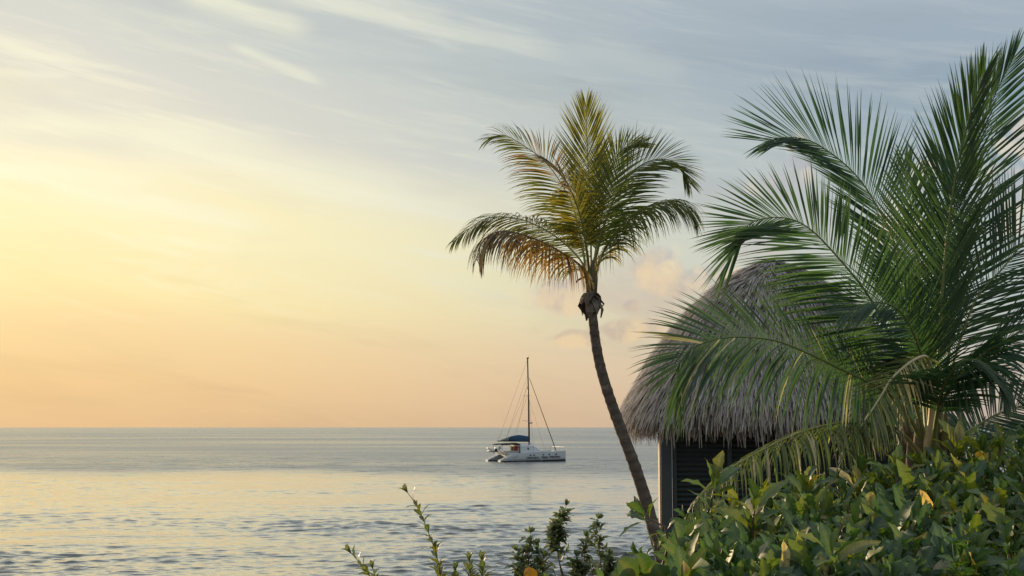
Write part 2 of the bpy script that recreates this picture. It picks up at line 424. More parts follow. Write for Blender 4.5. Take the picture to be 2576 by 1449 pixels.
# ------------------------------------------------------------------ palm fronds
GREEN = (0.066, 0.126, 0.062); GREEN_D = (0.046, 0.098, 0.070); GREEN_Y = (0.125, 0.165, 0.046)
ORANGE = (0.36, 0.17, 0.035); GREYP = (0.16, 0.125, 0.115); TAN = (0.60, 0.48, 0.31); YELLOW = (0.32, 0.25, 0.06)
VIEW = Vector((0, -1, 0)); UPV = Vector((0, 0, 1))
def make_frond(parent, ctrl, depth, Lmax, twist=60, n=78, droop=0.5, alpha=(68, 16), vee=12, petiole=0.2, wid=0.026, rad=0.024,
               color=GREEN, tipcol=None, colorfn=None, seed=0, gaps=0.05, sides=(1, -1), alpha2=None, lprof=None, stiff=0.15, petcol=(0.17, 0.19, 0.06), tipgrav=0.0, droop2=None, lfac=(1.0, 1.0), mat='frond'):
    """ctrl: (px, py, metres nearer(-)/farther(+) than the crown) along the midrib"""
    rg = random.Random(seed)
    pts = catmull([P(px, py, depth + dd) for px, py, dd in ctrl], 64)
    N0 = len(pts)
    mb = MB(); rb = MB()
    tw = R(twist) if isinstance(twist, (int, float)) else None
    lprof = lprof or [(0, 0.45), (0.12, 0.8), (0.32, 1.0), (0.6, 0.9), (0.82, 0.62), (1, 0.30)]
    radii = [rad * lerp(1.0, 0.16, (i / (N0 - 1)) ** 0.8) * (1 + 0.9 * max(0, 1 - i / (0.12 * N0))) for i in range(N0)]
    pc = [cmix(petcol, (petcol[0] * 0.75, petcol[1] * 0.85, petcol[2] * 0.8), i / N0) for i in range(N0)]
    rb.tube(pts, radii, 6, pc, squash=0.7)
    n_leaf = int(n * 1.55)
    for side in sides:
        for k in range(n_leaf):
            if rg.random() < gaps: continue
            u = (k + rg.uniform(-0.14, 0.14) + (0.5 if side > 0 else 0)) / n_leaf
            u = min(max(u, 0), 1)
            s = lerp(petiole, 1.0, u) * (N0 - 1); i = min(int(s), N0 - 2); fr = s - i
            p = pts[i].lerp(pts[i + 1], fr); T = (pts[min(i + 2, N0 - 1)] - pts[max(i - 1, 0)]).normalized()
            tws = tw if tw is not None else R(interp(u, twist))
            Nn = (UPV - UPV.dot(T) * T) * math.cos(tws) + (VIEW - VIEW.dot(T) * T) * math.sin(tws)
            if Nn.length < 0.05: Nn = VIEW - VIEW.dot(T) * T
            Nn.normalize(); S = T.cross(Nn).normalized()
            aa = alpha2 if (alpha2 and side < 0) else alpha
            al = R(lerp(aa[0], aa[1] + 6, u ** 1.3) + rg.gauss(0, 2.4)); be = R(vee + rg.gauss(0, 4))
            L = (T * math.cos(al) + (S * (side * math.cos(be)) + Nn * math.sin(be)) * math.sin(al)).normalized()
            ln = Lmax * 1.18 * (lfac[0] if side > 0 else lfac[1]) * interp(u, lprof) * rg.uniform(0.86, 1.08)
            Wd = (T - T.dot(L) * L).normalized(); Wd = Quaternion(L, R(rg.gauss(14 * side, 14))) @ Wd
            hw = wid * 0.5 * lerp(1.0, 0.6, u) * rg.uniform(0.8, 1.15)
            col = colorfn(u, side, rg) if colorfn else color
            j = rg.uniform(0.8, 1.22); col = tuple(c * j for c in col)
            tc_ = tipcol or cmix(col, GREYP, 0.35)
            seg = 5; q = p.copy(); d = L.copy(); vs = []; cs = []
            dg = (droop2 if droop2 is not None and side < 0 else droop) * rg.uniform(0.7, 1.35)
            for m in range(seg + 1):
                f = m / seg
                ww = hw * (0.35 + 1.3 * f if f < 0.3 else 0.74 + 0.26 * (1 - abs(f - 0.4) * 2) if f < 0.6 else (1 - f) / 0.4 * 0.78 + 0.03)
                upn = d.cross(Wd).normalized()
                vs += [q - Wd * ww, q + upn * (ww * 0.38), q + Wd * ww]
                c = cmix(col, tc_, max(0, (f - 0.72) / 0.28) * 0.8); cs += [c, c, c]
                q = q + d * (ln / seg)
                d = (d + Vector((0, 0, -1)) * (dg / seg) * (stiff + f * (1.6 + tipgrav))).normalized()
                Wd = (Wd - Wd.dot(d) * d)
                if Wd.length < 1e-3: Wd = T.copy()
                Wd.normalize()
            fs = []
            for m in range(seg):
                b = m * 3; fs += [(b, b + 1, b + 4, b + 3), (b + 1, b + 2, b + 5, b + 4)]
            mb.add(vs, fs, cs)
    o = mb.build('frond', M[mat], parent, smooth=True)
    rb.build('rachis', M['stem'], o, smooth=True)
    return o

# ---- young coconut palm at the right, its crown close to the ground
DR = 12.0
base_r = P(2345, 1185, DR)
palm_r = empty('coconut_palm')
tag(palm_r, 'large full-crowned coconut palm with a very short trunk rising behind the shrubs', 'palm tree')
tb = MB()
gz = ground_z(base_r.x, DR)
tr_pts = [Vector((base_r.x + 0.05, DR, gz - 0.1)), Vector((base_r.x + 0.02, DR, gz + 0.5)), Vector((base_r.x, DR, base_r.z - 0.05)), P(2340, 1120, DR)]
tb.tube(catmull(tr_pts, 14), [0.20 + 0.012 * math.sin(i * 2.4) - 0.006 * i for i in range(14)], 14, (0.10, 0.085, 0.065))
trunk_r = tb.build('trunk', M['bark'], palm_r, smooth=True)
for k in range(26):                       # fibrous leaf bases round the short trunk
    a = k * 2.399; h = 0.02 * k
    b0 = base_r + Vector((0.17 * math.cos(a), 0.17 * math.sin(a), h - 0.35)); mbs = MB()
    tip = b0 + Vector((0.09 * math.cos(a), 0.09 * math.sin(a), 0.34 + 0.1 * rnd.random()))
    mbs.tube([b0, b0.lerp(tip, 0.5) + Vector((0.03 * math.cos(a), 0.03 * math.sin(a), 0)), tip], [0.055, 0.045, 0.012], 6, cmix((0.13, 0.10, 0.07), (0.20, 0.19, 0.08), rnd.random()), squash=0.6)
    mbs.build('leaf_base', M['bark'], trunk_r, smooth=True)

B = (2342, 1150)
def fr(pts, **kw): return make_frond(palm_r, pts, DR, **kw)
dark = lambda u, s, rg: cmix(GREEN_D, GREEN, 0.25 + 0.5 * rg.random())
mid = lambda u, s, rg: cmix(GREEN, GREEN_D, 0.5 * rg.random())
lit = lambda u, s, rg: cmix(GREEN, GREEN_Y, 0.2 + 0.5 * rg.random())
# tall fronds behind
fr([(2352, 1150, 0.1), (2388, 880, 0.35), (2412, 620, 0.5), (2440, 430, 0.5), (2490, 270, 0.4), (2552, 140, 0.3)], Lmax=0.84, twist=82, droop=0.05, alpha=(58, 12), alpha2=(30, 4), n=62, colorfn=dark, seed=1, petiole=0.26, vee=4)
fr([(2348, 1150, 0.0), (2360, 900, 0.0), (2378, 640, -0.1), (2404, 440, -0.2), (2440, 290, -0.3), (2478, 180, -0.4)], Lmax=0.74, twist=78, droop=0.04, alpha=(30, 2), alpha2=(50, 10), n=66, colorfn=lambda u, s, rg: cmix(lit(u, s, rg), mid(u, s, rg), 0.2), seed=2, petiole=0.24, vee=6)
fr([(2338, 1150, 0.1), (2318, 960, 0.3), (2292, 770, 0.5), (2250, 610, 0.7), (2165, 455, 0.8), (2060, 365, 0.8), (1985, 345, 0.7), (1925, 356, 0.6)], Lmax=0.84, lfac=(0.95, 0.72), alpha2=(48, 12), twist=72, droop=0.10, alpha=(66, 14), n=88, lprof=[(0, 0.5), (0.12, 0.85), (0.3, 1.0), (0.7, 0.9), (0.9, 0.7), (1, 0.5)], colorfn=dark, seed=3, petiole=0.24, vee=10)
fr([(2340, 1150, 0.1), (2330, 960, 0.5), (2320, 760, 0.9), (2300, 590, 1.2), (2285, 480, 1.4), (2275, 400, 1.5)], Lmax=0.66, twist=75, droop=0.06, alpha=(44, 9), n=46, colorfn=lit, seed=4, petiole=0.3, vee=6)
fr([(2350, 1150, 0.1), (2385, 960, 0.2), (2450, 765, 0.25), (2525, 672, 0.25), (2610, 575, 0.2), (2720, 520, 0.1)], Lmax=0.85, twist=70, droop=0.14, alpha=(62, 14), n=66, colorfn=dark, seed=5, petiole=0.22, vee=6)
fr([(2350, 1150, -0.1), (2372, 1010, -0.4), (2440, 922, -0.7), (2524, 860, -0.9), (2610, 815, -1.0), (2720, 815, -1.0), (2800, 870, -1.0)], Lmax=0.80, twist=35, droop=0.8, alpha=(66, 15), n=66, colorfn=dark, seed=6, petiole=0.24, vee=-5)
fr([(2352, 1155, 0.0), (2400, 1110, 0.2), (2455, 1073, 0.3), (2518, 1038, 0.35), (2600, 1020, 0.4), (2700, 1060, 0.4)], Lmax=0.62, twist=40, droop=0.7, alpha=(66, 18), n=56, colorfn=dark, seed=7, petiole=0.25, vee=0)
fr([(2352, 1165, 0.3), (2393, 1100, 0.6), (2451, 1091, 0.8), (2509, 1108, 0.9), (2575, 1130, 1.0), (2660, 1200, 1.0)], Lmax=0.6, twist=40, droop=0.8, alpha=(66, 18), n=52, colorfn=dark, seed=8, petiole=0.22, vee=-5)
# big left-reaching frond
fr([(2338, 1150, 0.0), (2304, 1020, -0.1), (2266, 905, -0.2), (2223, 814, -0.3), (2183, 742, -0.35), (2130, 673, -0.4), (2040, 578, -0.45), (1972, 548, -0.45), (1900, 556, -0.45), (1850, 596, -0.4)],
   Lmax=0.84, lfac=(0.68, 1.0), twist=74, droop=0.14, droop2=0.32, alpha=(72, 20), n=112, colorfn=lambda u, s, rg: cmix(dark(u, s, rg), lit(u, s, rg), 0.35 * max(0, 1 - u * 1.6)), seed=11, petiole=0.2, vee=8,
   lprof=[(0, 0.55), (0.12, 0.85), (0.3, 1.0), (0.65, 0.92), (0.88, 0.80), (1, 0.6)])
# frond over the hut roof
fr([(2335, 1150, -0.1), (2290, 1055, -0.3), (2225, 985, -0.5), (2101, 922, -0.75), (1979, 866, -0.95), (1905, 850, -1.0), (1823, 850, -1.05), (1757, 868, -1.05), (1718, 900, -1.0), (1700, 935, -0.95)],
   Lmax=0.72, twist=[(0, 48), (0.5, 56), (1, 66)], droop=0.3, droop2=1.5, lfac=(0.74, 1.0), stiff=0.45, alpha=(76, 20), n=96, lprof=[(0, 0.5), (0.12, 0.8), (0.35, 1.0), (0.75, 1.0), (0.9, 0.85), (1, 0.6)], colorfn=lambda u, s, rg: cmix(GREEN, cmix(GREEN_D, GREEN_Y, rg.random()), 0.55) if rg.random() > 0.05 else TAN, seed=13, petiole=0.2, vee=2)
# low frond with sun through its blades
fr([(2332, 1165, -0.2), (2260, 1085, -0.5), (2150, 1062, -0.8), (2060, 1075, -1.0), (1980, 1102, -1.15), (1876, 1155, -1.3), (1816, 1195, -1.4), (1765, 1244, -1.45), (1742, 1278, -1.5)],
   Lmax=0.40, twist=8, droop=2.6, stiff=0.8, alpha=(78, 35), n=70, colorfn=lambda u, s, rg: cmix(cmix(GREEN, GREEN_Y, 0.3 + 0.7 * rg.random()), YELLOW, rg.random() * 0.4) if rg.random() > 0.06 else TAN, seed=14, petiole=0.22, vee=-10, petcol=(0.26, 0.24, 0.10))
# bent, half dry frond hanging in front of the crown
fr([(2338, 1130, -0.2), (2345, 1000, -0.4), (2335, 905, -0.55), (2300, 905, -0.65), (2245, 950, -0.75), (2221, 988, -0.8), (2193, 1032, -0.85), (2161, 1080, -0.9), (2135, 1140, -0.9)],
   Lmax=0.42, twist=20, droop=1.6, alpha=(60, 25), n=38, colorfn=lambda u, s, rg: TAN if (u < 0.45 and s < 0 and rg.random() < 0.6) else cmix(cmix(GREEN, GREEN_Y, rg.random()), TAN, 0.6 * rg.random() ** 2), seed=15, petiole=0.4, vee=-10, petcol=(0.62, 0.50, 0.32), rad=0.034)
# inner fill fronds
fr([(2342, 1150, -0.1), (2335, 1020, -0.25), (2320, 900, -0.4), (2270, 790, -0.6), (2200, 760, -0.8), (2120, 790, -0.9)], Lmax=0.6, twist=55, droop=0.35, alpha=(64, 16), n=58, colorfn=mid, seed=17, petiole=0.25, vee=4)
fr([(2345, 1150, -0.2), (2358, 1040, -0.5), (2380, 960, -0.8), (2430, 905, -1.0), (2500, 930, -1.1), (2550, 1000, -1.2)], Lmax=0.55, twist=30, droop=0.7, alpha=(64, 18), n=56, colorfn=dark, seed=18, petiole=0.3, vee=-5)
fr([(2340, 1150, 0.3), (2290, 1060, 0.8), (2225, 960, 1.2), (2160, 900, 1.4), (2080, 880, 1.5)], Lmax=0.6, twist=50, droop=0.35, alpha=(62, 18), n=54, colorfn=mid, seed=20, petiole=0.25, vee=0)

# ---- slender leaning palm by the hut
DL = 18.0
palm_l = empty('coconut_palm')
tag(palm_l, 'slender leaning coconut palm with a bare curved trunk left of the hut', 'palm tree')
tp = [(1668, 1412), (1650, 1350), (1622, 1250), (1594, 1165), (1560, 1075), (1530, 990), (1511, 925), (1500, 870), (1493, 815), (1489, 770), (1487, 730), (1486, 690)]
tpts = catmull([P(x, y, DL) for x, y in tp], 90)
tb = MB(); rads = []
for i in range(90):
    f = i / 89
    r = interp(f, [(0, 0.098), (0.08, 0.088), (0.3, 0.081), (0.6, 0.074), (0.85, 0.064), (0.93, 0.068), (1, 0.054)])
    rads.append(r * 0.92 * (1 + (0.06 if (i + (i // 7)) % 3 == 0 else -0.02) * rnd.uniform(0.4, 1.3) + 0.025 * rnd.uniform(-1, 1)))
cols = [cmix((0.115, 0.095, 0.080), (0.075, 0.063, 0.055), 0.9 if i % 3 == 1 else rnd.random() * 0.4) for i in range(90)]
tb.tube(tpts, rads, 16, cols)
trunk_l = tb.build('trunk', M['bark'], palm_l, smooth=True)
# ragged skirt of old leaf sheaths under the crown
for k in range(22):
    a = k * 2.399 + 0.3; c0 = P(1487, 745 + (k % 4) * 7, DL); mbs = MB()
    out = Vector((math.cos(a), math.sin(a), 0)); ln = rnd.uniform(0.08, 0.22); wdt = rnd.uniform(0.035, 0.062); tan = Vector((-out.y, out.x, 0))
    vs = []
    for m, (o_, z_, w_) in enumerate([(0.06, 0.04, 1), (0.10, 0.0, 1.1), (0.11 + 0.05 * rnd.random(), -0.5 * ln, 0.8), (0.09 + 0.09 * rnd.random(), -ln, 0.15)]):
        for th in (0, 0.012):
            vs += [c0 + out * (o_ + th) + UPV * z_ - tan * wdt * w_, c0 + out * (o_ + th) + UPV * z_ + tan * wdt * w_]
    fs = []
    for m in range(3):
        b = m * 4; fs += [(b, b + 1, b + 5, b + 4), (b + 2, b + 6, b + 7, b + 3), (b, b + 4, b + 6, b + 2), (b + 1, b + 3, b + 7, b + 5)]
    fs += [(0, 2, 3, 1), (12, 13, 15, 14)]
    mbs.add(vs, fs, cmix((0.17, 0.145, 0.12), (0.09, 0.078, 0.068), rnd.random()))
    mbs.build('leaf_sheath', M['bark'], palm_l)
for k in range(5):
    mbs = MB(); a = k * 1.3; c0 = P(1487, 700, DL)
    mbs.tube([P(1488 + 3 * math.cos(a), 740, DL), P(1487 + 9 * math.cos(a), 700, DL + 0.05 * math.sin(a)), P(1486 + 12 * math.cos(a), 655, DL + 0.08 * math.sin(a))], [0.055, 0.042, 0.02], 8, (0.12, 0.105, 0.06))
    mbs.build('leaf_base', M['stem'], palm_l, smooth=True)
mbs = MB(); mbs.tube([P(1480, 692, DL), P(1463, 700, DL - 0.1), P(1452, 706, DL - 0.12), P(1449, 712, DL - 0.12)], [0.018, 0.014, 0.012, 0.006], 6, (0.13, 0.09, 0.06))
mbs.build('flower_stalk', M['stem'], palm_l)

def zl(x, y, dd=0.0): return ((1700 + x * 0.69) * 0.644, (300 + y * 0.69) * 0.644, dd)
def fl(pts, **kw):
    kw.setdefault('mat', 'frond2'); kw.setdefault('wid', 0.024); kw.setdefault('rad', 0.024)
    return make_frond(palm_l, [zl(*p) for p in pts], DL, **kw)
G2 = (0.120, 0.145, 0.040); G2D = (0.070, 0.105, 0.045)
gl = lambda u, s, rg: cmix(G2, G2D, rg.random())
gw = lambda u, s, rg: cmix(G2, (0.21, 0.175, 0.035), rg.random())
def dying(u, s, rg):
    c = cmix(ORANGE, (0.30, 0.17, 0.05), rg.random())
    return cmix(c, GREYP, min(1, max(0, (u - 0.40) / 0.22))) if u > 0.12 else cmix(gw(u, s, rg), c, u / 0.12)
def patchy(u, s, rg):
    if 0.5 < u < 0.70 and rg.random() < 0.6: return cmix(cmix(ORANGE, G2, 0.35), GREYP, rg.random() * 0.8)
    return cmix(gw(u, s, rg), gl(u, s, rg), u)
fl([(870, 1170, 0), (850, 1060, 0.1), (820, 900, 0.4), (780, 740, 0.6), (705, 590, 0.8), (620, 480, 0.9), (510, 395, 0.9), (390, 330, 0.9), (300, 350, 0.9)], Lmax=0.66, twist=42, droop=1.0, stiff=0.25, alpha=(72, 22), n=72, colorfn=patchy, seed=31, petiole=0.2, vee=0)
fl([(880, 1170, 0), (882, 1000, 0.15), (880, 750, 0.3), (862, 450, 0.4), (852, 150, 0.5)], Lmax=0.66, twist=86, droop=0.02, alpha=(38, 8), n=56, colorfn=lambda u, s, rg: cmix(gw(u, s, rg), (0.24, 0.25, 0.10), 0.35 + 0.4 * u), seed=32, petiole=0.34, vee=4)
fl([(890, 1170, 0), (905, 1000, 0.3), (950, 740, 0.5), (1000, 520, 0.7), (1060, 410, 0.8), (1190, 370, 0.9)], Lmax=0.56, twist=68, droop=0.22, alpha=(52, 12), n=70, colorfn=gl, seed=33, petiole=0.24, vee=4)
fl([(892, 1170, 0), (915, 1000, 0.0), (980, 770, -0.1), (1060, 610, -0.2), (1150, 510, -0.3), (1270, 465, -0.3), (1380, 500, -0.3), (1445, 610, -0.3)], Lmax=0.62, twist=50, droop=0.40, alpha=(66, 16), n=74, colorfn=gl, seed=34, petiole=0.2, vee=2)
fl([(895, 1170, 0), (920, 1070, -0.1), (980, 940, -0.3), (1080, 810, -0.5), (1190, 740, -0.65), (1330, 710, -0.75), (1430, 745, -0.75), (1475, 800, -0.75)], Lmax=0.74, twist=26, droop=2.2, stiff=0.45, alpha=(70, 26), n=76, colorfn=lambda u, s, rg: gl(u, s, rg) if u > 0.15 or rg.random() < 0.4 else cmix(YELLOW, ORANGE, 0.3), seed=35, petiole=0.12, vee=-8)
fl([(872, 1170, 0), (835, 1060, 0.1), (745, 955, 0.4), (625, 868, 0.7), (500, 812, 0.9), (385, 793, 1.0), (280, 805, 1.0), (180, 870, 1.0), (100, 935, 1.0)], Lmax=0.56, twist=32, droop=1.7, stiff=0.4, alpha=(68, 22), n=74, colorfn=gw, seed=36, petiole=0.16, vee=-5)
fl([(870, 1180, 0), (825, 1075, -0.2), (700, 985, -0.5), (560, 915, -0.7), (430, 878, -0.8), (330, 885, -0.8), (255, 950, -0.8), (235, 1040, -0.75)], Lmax=0.70, twist=22, droop=2.8, stiff=0.6, alpha=(72, 34), n=78, colorfn=dying, seed=37, petiole=0.10, vee=-12, petcol=(0.24, 0.15, 0.07), gaps=0.1)
fl([(875, 1170, 0), (860, 1000, -0.2), (830, 820, -0.35), (775, 660, -0.5), (720, 560, -0.7), (670, 500, -0.9), (620, 470, -1.0)], Lmax=0.50, twist=40, droop=1.0, alpha=(66, 18), n=66, colorfn=lambda u, s, rg: dying(max(u, 0.45) if u > 0.5 else 0.02, s, rg), seed=38, petiole=0.25, vee=-5)

# ------------------------------------------------------------------ thatched hut
HX, HY = P(1948, 1075, 24.0).x, 24.0
hut = empty('thatched_hut', (HX, HY, 3.95), R(-5.5))
tag(hut, 'square hut with a rounded grey thatched roof and dark louvred walls', 'hut')
EZ = 5.84 - 3.95                                # eave height above the floor
RAD = 2.50
prof = [(0.965, 0.0), (1.0, 0.12), (0.985, 0.28), (0.90, 0.66), (0.81, 1.06), (0.69, 1.46), (0.53, 1.90), (0.37, 2.24), (0.19, 2.50), (0.0, 2.70)]
def rr_(a):                                     # rounded-square plan
    c, s_ = abs(math.cos(a)), abs(math.sin(a)); n_ = 3.0
    return 1.0 / (c ** n_ + s_ ** n_) ** (1 / n_)
def roof_pt(t, a):                              # t: 0 at the eave, 1 at the peak
    f = t * (len(prof) - 1); i = min(int(f), len(prof) - 2); u = f - i
    r = lerp(prof[i][0], prof[i + 1][0], u) * RAD; z = lerp(prof[i][1], prof[i + 1][1], u)
    k = lerp(rr_(a), 1.0, t * t)
    return Vector((r * k * math.cos(a), r * k * math.sin(a), EZ + z))
rm = MB(); NA = 96; NTT = 28
vs = [roof_pt(j / NTT, 2 * math.pi * i / NA) * 1.0 for j in range(NTT + 1) for i in range(NA)]
fs = [(j * NA + i, j * NA + (i + 1) % NA, (j + 1) * NA + (i + 1) % NA, (j + 1) * NA + i) for j in range(NTT) for i in range(NA)]
b0 = len(vs)                                    # underside
vs += [Vector((v.x * 0.97, v.y * 0.97, v.z - 0.16 + 0.0)) for v in vs[:NA]]
vs += [Vector((v.x * 0.55, v.y * 0.55, EZ + 0.75)) for v in vs[:NA]]
fs += [((i + 1) % NA, i, b0 + i, b0 + (i + 1) % NA) for i in range(NA)]
fs += [(b0 + (i + 1) % NA, b0 + i, b0 + NA + i, b0 + NA + (i + 1) % NA) for i in range(NA)]
rm.add(vs, fs, (0.17, 0.155, 0.15))
roof = rm.build('roof', M['thatch'], hut, smooth=True)
th = MB(); rt = random.Random(11)
def strand(t, a, ln, wd, lift, col):
    p = roof_pt(t, a); q = roof_pt(max(t - 0.02, 0), a) if t > 0.03 else roof_pt(0, a) + Vector((0, 0, -0.12))
    dn = (q - p).normalized(); tg = Vector((-math.sin(a), math.cos(a), 0))
    nn = tg.cross(-dn).normalized()
    if nn.dot(Vector((math.cos(a), math.sin(a), 0.5))) < 0: nn = -nn
    dn = (dn + tg * rt.gauss(0, 0.13)).normalized()
    sd = dn.cross(nn).normalized() * wd
    p = p + nn * 0.005; m = p + dn * ln * 0.55 + nn * (lift * 0.55); e = p + dn * ln + nn * lift + Vector((0, 0, -0.04 * rt.random()))
    th.add([p - sd, p + sd, m - sd * 0.9, m + sd * 0.9, e - sd * 0.25, e + sd * 0.25], [(0, 1, 3, 2), (2, 3, 5, 4)], col)
for course in range(30):
    t0 = course / 30
    cnt = int(1050 * lerp(1.0, 0.12, t0))
    for k in range(cnt):
        a = rt.uniform(0, 2 * math.pi); t = min(0.995, max(0.0, t0 + rt.uniform(0, 0.035)))
        c = cmix((0.40, 0.375, 0.37), (0.23, 0.215, 0.21), rt.random() ** 0.8)
        pq = roof_pt(t, a); st_n = 0.78 + 0.55 * (0.5 + 0.5 * mnoise.noise((pq.x * 1.1, pq.y * 1.1, pq.z * 1.4))) * (0.8 + 0.4 * (course % 3) / 2)
        c = tuple(k_ * st_n for k_ in c)
        if rt.random() < 0.07: c = (0.40, 0.35, 0.30)
        if rt.random() < 0.10: c = (0.07, 0.058, 0.05)
        strand(t, a, rt.uniform(0.22, 0.46), rt.uniform(0.006, 0.017), rt.uniform(0.02, 0.085), c)
for k in range(4200):                           # hanging fringe of the eave
    a = rt.uniform(0, 2 * math.pi); p = roof_pt(0.02 + 0.05 * rt.random(), a) * 1.0
    o_ = Vector((math.cos(a), math.sin(a), 0)); tg = Vector((-o_.y, o_.x, 0))
    p -= o_ * rt.uniform(0, 0.14); ln = rt.uniform(0.11, 0.20) + 0.07 * mnoise.noise((a * 6, 0, 0)) + (0.12 if rt.random() < 0.02 else 0)
    e = p + Vector((0, 0, -ln)) + tg * rt.gauss(0, 0.05) - o_ * rt.uniform(-0.05, 0.10); wd = rt.uniform(0.007, 0.018)
    c = cmix((0.29, 0.26, 0.24), (0.12, 0.105, 0.098), rt.random())
    th.add([p - tg * wd, p + tg * wd, e + tg * wd * 0.3, e - tg * wd * 0.3], [(0, 1, 2, 3)], c)
o = th.build('thatch', M['thatch'], hut); tag(o, kind='stuff')
M['hutwood'] = mat_plain('dark_painted_wood', (0.044, 0.058, 0.064), 0.6, 0.35, var=0.3, scale=6)
M['postwood'] = mat_plain('weathered_post_wood', (0.16, 0.115, 0.085), 0.75, 0.2, var=0.35, scale=9)
HW = 1.83                                       # half width of the walls
WALLT = EZ + 0.30
def hb(name, c, size, mat, parent):
    m = MB(); m.box(c, size); o = m.build(name, mat, parent)
    bv = o.modifiers.new('bevel', 'BEVEL'); bv.width = 0.006; bv.segments = 2; return o
for sx in (-1, 1):
    for sy in (-1, 1):
        hb('post', (sx * HW, sy * HW, WALLT / 2), (0.17, 0.17, WALLT), M['hutwood'], hut)
fl_ = hb('floor', (0, 0, 0.04), (2 * HW + 0.5, 2 * HW + 0.5, 0.12), M['hutwood'], hut)
def louvre_wall(x0, x1, fixed, axis, sgn):
    """panels of slats between stiles"""
    cen = lambda u, off, z: (u, fixed + off * sgn, z) if axis == 'x' else (fixed + off * sgn, u, z)
    siz = lambda a, b, z: (a, b, z) if axis == 'x' else (b, a, z)
    wl = empty('louvre_wall', (0, 0, 0), parent=hut)
    npan = 4; pw = (x1 - x0) / npan
    for i in range(npan + 1):
        hb('stile', cen(x0 + i * pw, 0.0, WALLT / 2), siz(0.07, 0.075, WALLT), M['hutwood'], wl)
    for i in range(npan):
        uc = x0 + (i + 0.5) * pw
        hb('rail', cen(uc, 0.004, 0.16), siz(pw - 0.07, 0.06, 0.10), M['hutwood'], wl)
        hb('rail', cen(uc, 0.004, WALLT - 0.05), siz(pw - 0.07, 0.06, 0.10), M['hutwood'], wl)
    key = axis
    if key not in slat_mesh:
        m = MB(); rot = Matrix.Rotation(R(32) * 1, 3, 'X') if axis == 'x' else Matrix.Rotation(R(-32), 3, 'Y')
        m.box((0, 0, 0), siz(pw - 0.075, 0.075, 0.012), rot=rot); slat_mesh[key] = m.mesh('slat', M['hutwood'])
    z = 0.25
    while z < WALLT - 0.12:
        for i in range(npan):
            s_ = link('slat', slat_mesh[key], wl); s_.location = cen(x0 + (i + 0.5) * pw, 0.0, z)
        z += 0.078
    hb('backing', cen((x0 + x1) / 2, -0.06, WALLT / 2), siz(x1 - x0, 0.015, WALLT - 0.02), M['hutwood'], wl)
slat_mesh = {}
M['sunlitwood'] = mat_plain('sunlit_board', (0.60, 0.50, 0.42), 0.7, 0.2, var=0.2, scale=8)  # pale colour imitates strong sun on the hut's left side
louvre_wall(-HW + 0.125, HW - 0.125, -HW + 0.02, 'x', -1)
for i in range(9): hb('sunlit_side_board', (-HW - 0.098, -HW + 0.2 + i * 0.39, WALLT / 2), (0.02, 0.38, WALLT - 0.02), M['sunlitwood'], hut)  # boards added to carry the sunlit tone of the left wall
louvre_wall(-HW + 0.16, HW - 0.16, HW - 0.02, 'y', 1)

# a small side rail right of the hut with a towel over it
rail = empty('side_rail', (HX + HW + 0.2, HY - 1.2, 3.95))
tag(rail, 'low wooden hand rail at the right side of the hut behind the palm base', 'railing')
for x in (0.0, 1.1, 2.2): hb('post', (x, 0, 0.72), (0.08, 0.08, 1.44), M['postwood'], rail)
hb('top_rail', (1.1, 0, 1.475), (2.4, 0.10, 0.05), M['postwood'], rail)
hb('lower_rail', (1.1, 0.0, 0.75), (2.12, 0.045, 0.07), M['postwood'], rail)
def build_towel():
    mt, t = mat_new('striped_cloth')
    co = t.new('ShaderNodeTexCoord').outputs['Object']
    sp = t.new('ShaderNodeSeparateXYZ'); t.put(sp.inputs[0], co)
    n = t.noise(co, 9.0, 3, 0.5)
    wv = t.math('FRACT', t.math('ADD', t.math('MULTIPLY', sp.outputs[0], 11.0), t.math('MULTIPLY', n, 0.3)))
    finish(t, principled(t, t.mix(t.sstep(wv, 0.45, 0.55), (0.06, 0.26, 0.42, 1), (0.30, 0.52, 0.62, 1)), 0.9, 0.1))
    mb = MB(); nx, nz = 16, 22
    top = 1.50; vs = []
    for j in range(nz + 1):
        s_ = j / nz * 0.95
        for i in range(nx + 1):
            u = i / nx; xx = (u - 0.5) * 0.52; wv_ = 0.018 * math.sin(u * 17) * min(1, abs(s_ - 0.42) * 3)
            if s_ < 0.37: z = top + 0.006 - (0.37 - s_); y = -0.062 + wv_ - 0.03 * (0.37 - s_)
            elif s_ < 0.49: f = (s_ - 0.37) / 0.12; z = top + 0.006 + 0.012 * math.sin(f * math.pi); y = lerp(-0.062, 0.062, f)
            else: z = top + 0.006 - (s_ - 0.49); y = 0.062 + wv_
            vs.append((xx + 0.01 * math.sin(s_ * 9), y, z))
    fs = [(j * (nx + 1) + i, j * (nx + 1) + i + 1, (j + 1) * (nx + 1) + i + 1, (j + 1) * (nx + 1) + i) for j in range(nz) for i in range(nx)]
    mb.add(vs, fs); o = mb.build('beach_towel', mt, smooth=True)
    sd = o.modifiers.new('thick', 'SOLIDIFY'); sd.thickness = 0.006; sd.offset = 0
    p = P(2290, 1100, HY - 1.2); o.location = (p.x, HY - 1.2, 3.95)
    tag(o, 'blue and pale striped towel hung over the side rail beyond the palm base', 'towel')
build_towel()

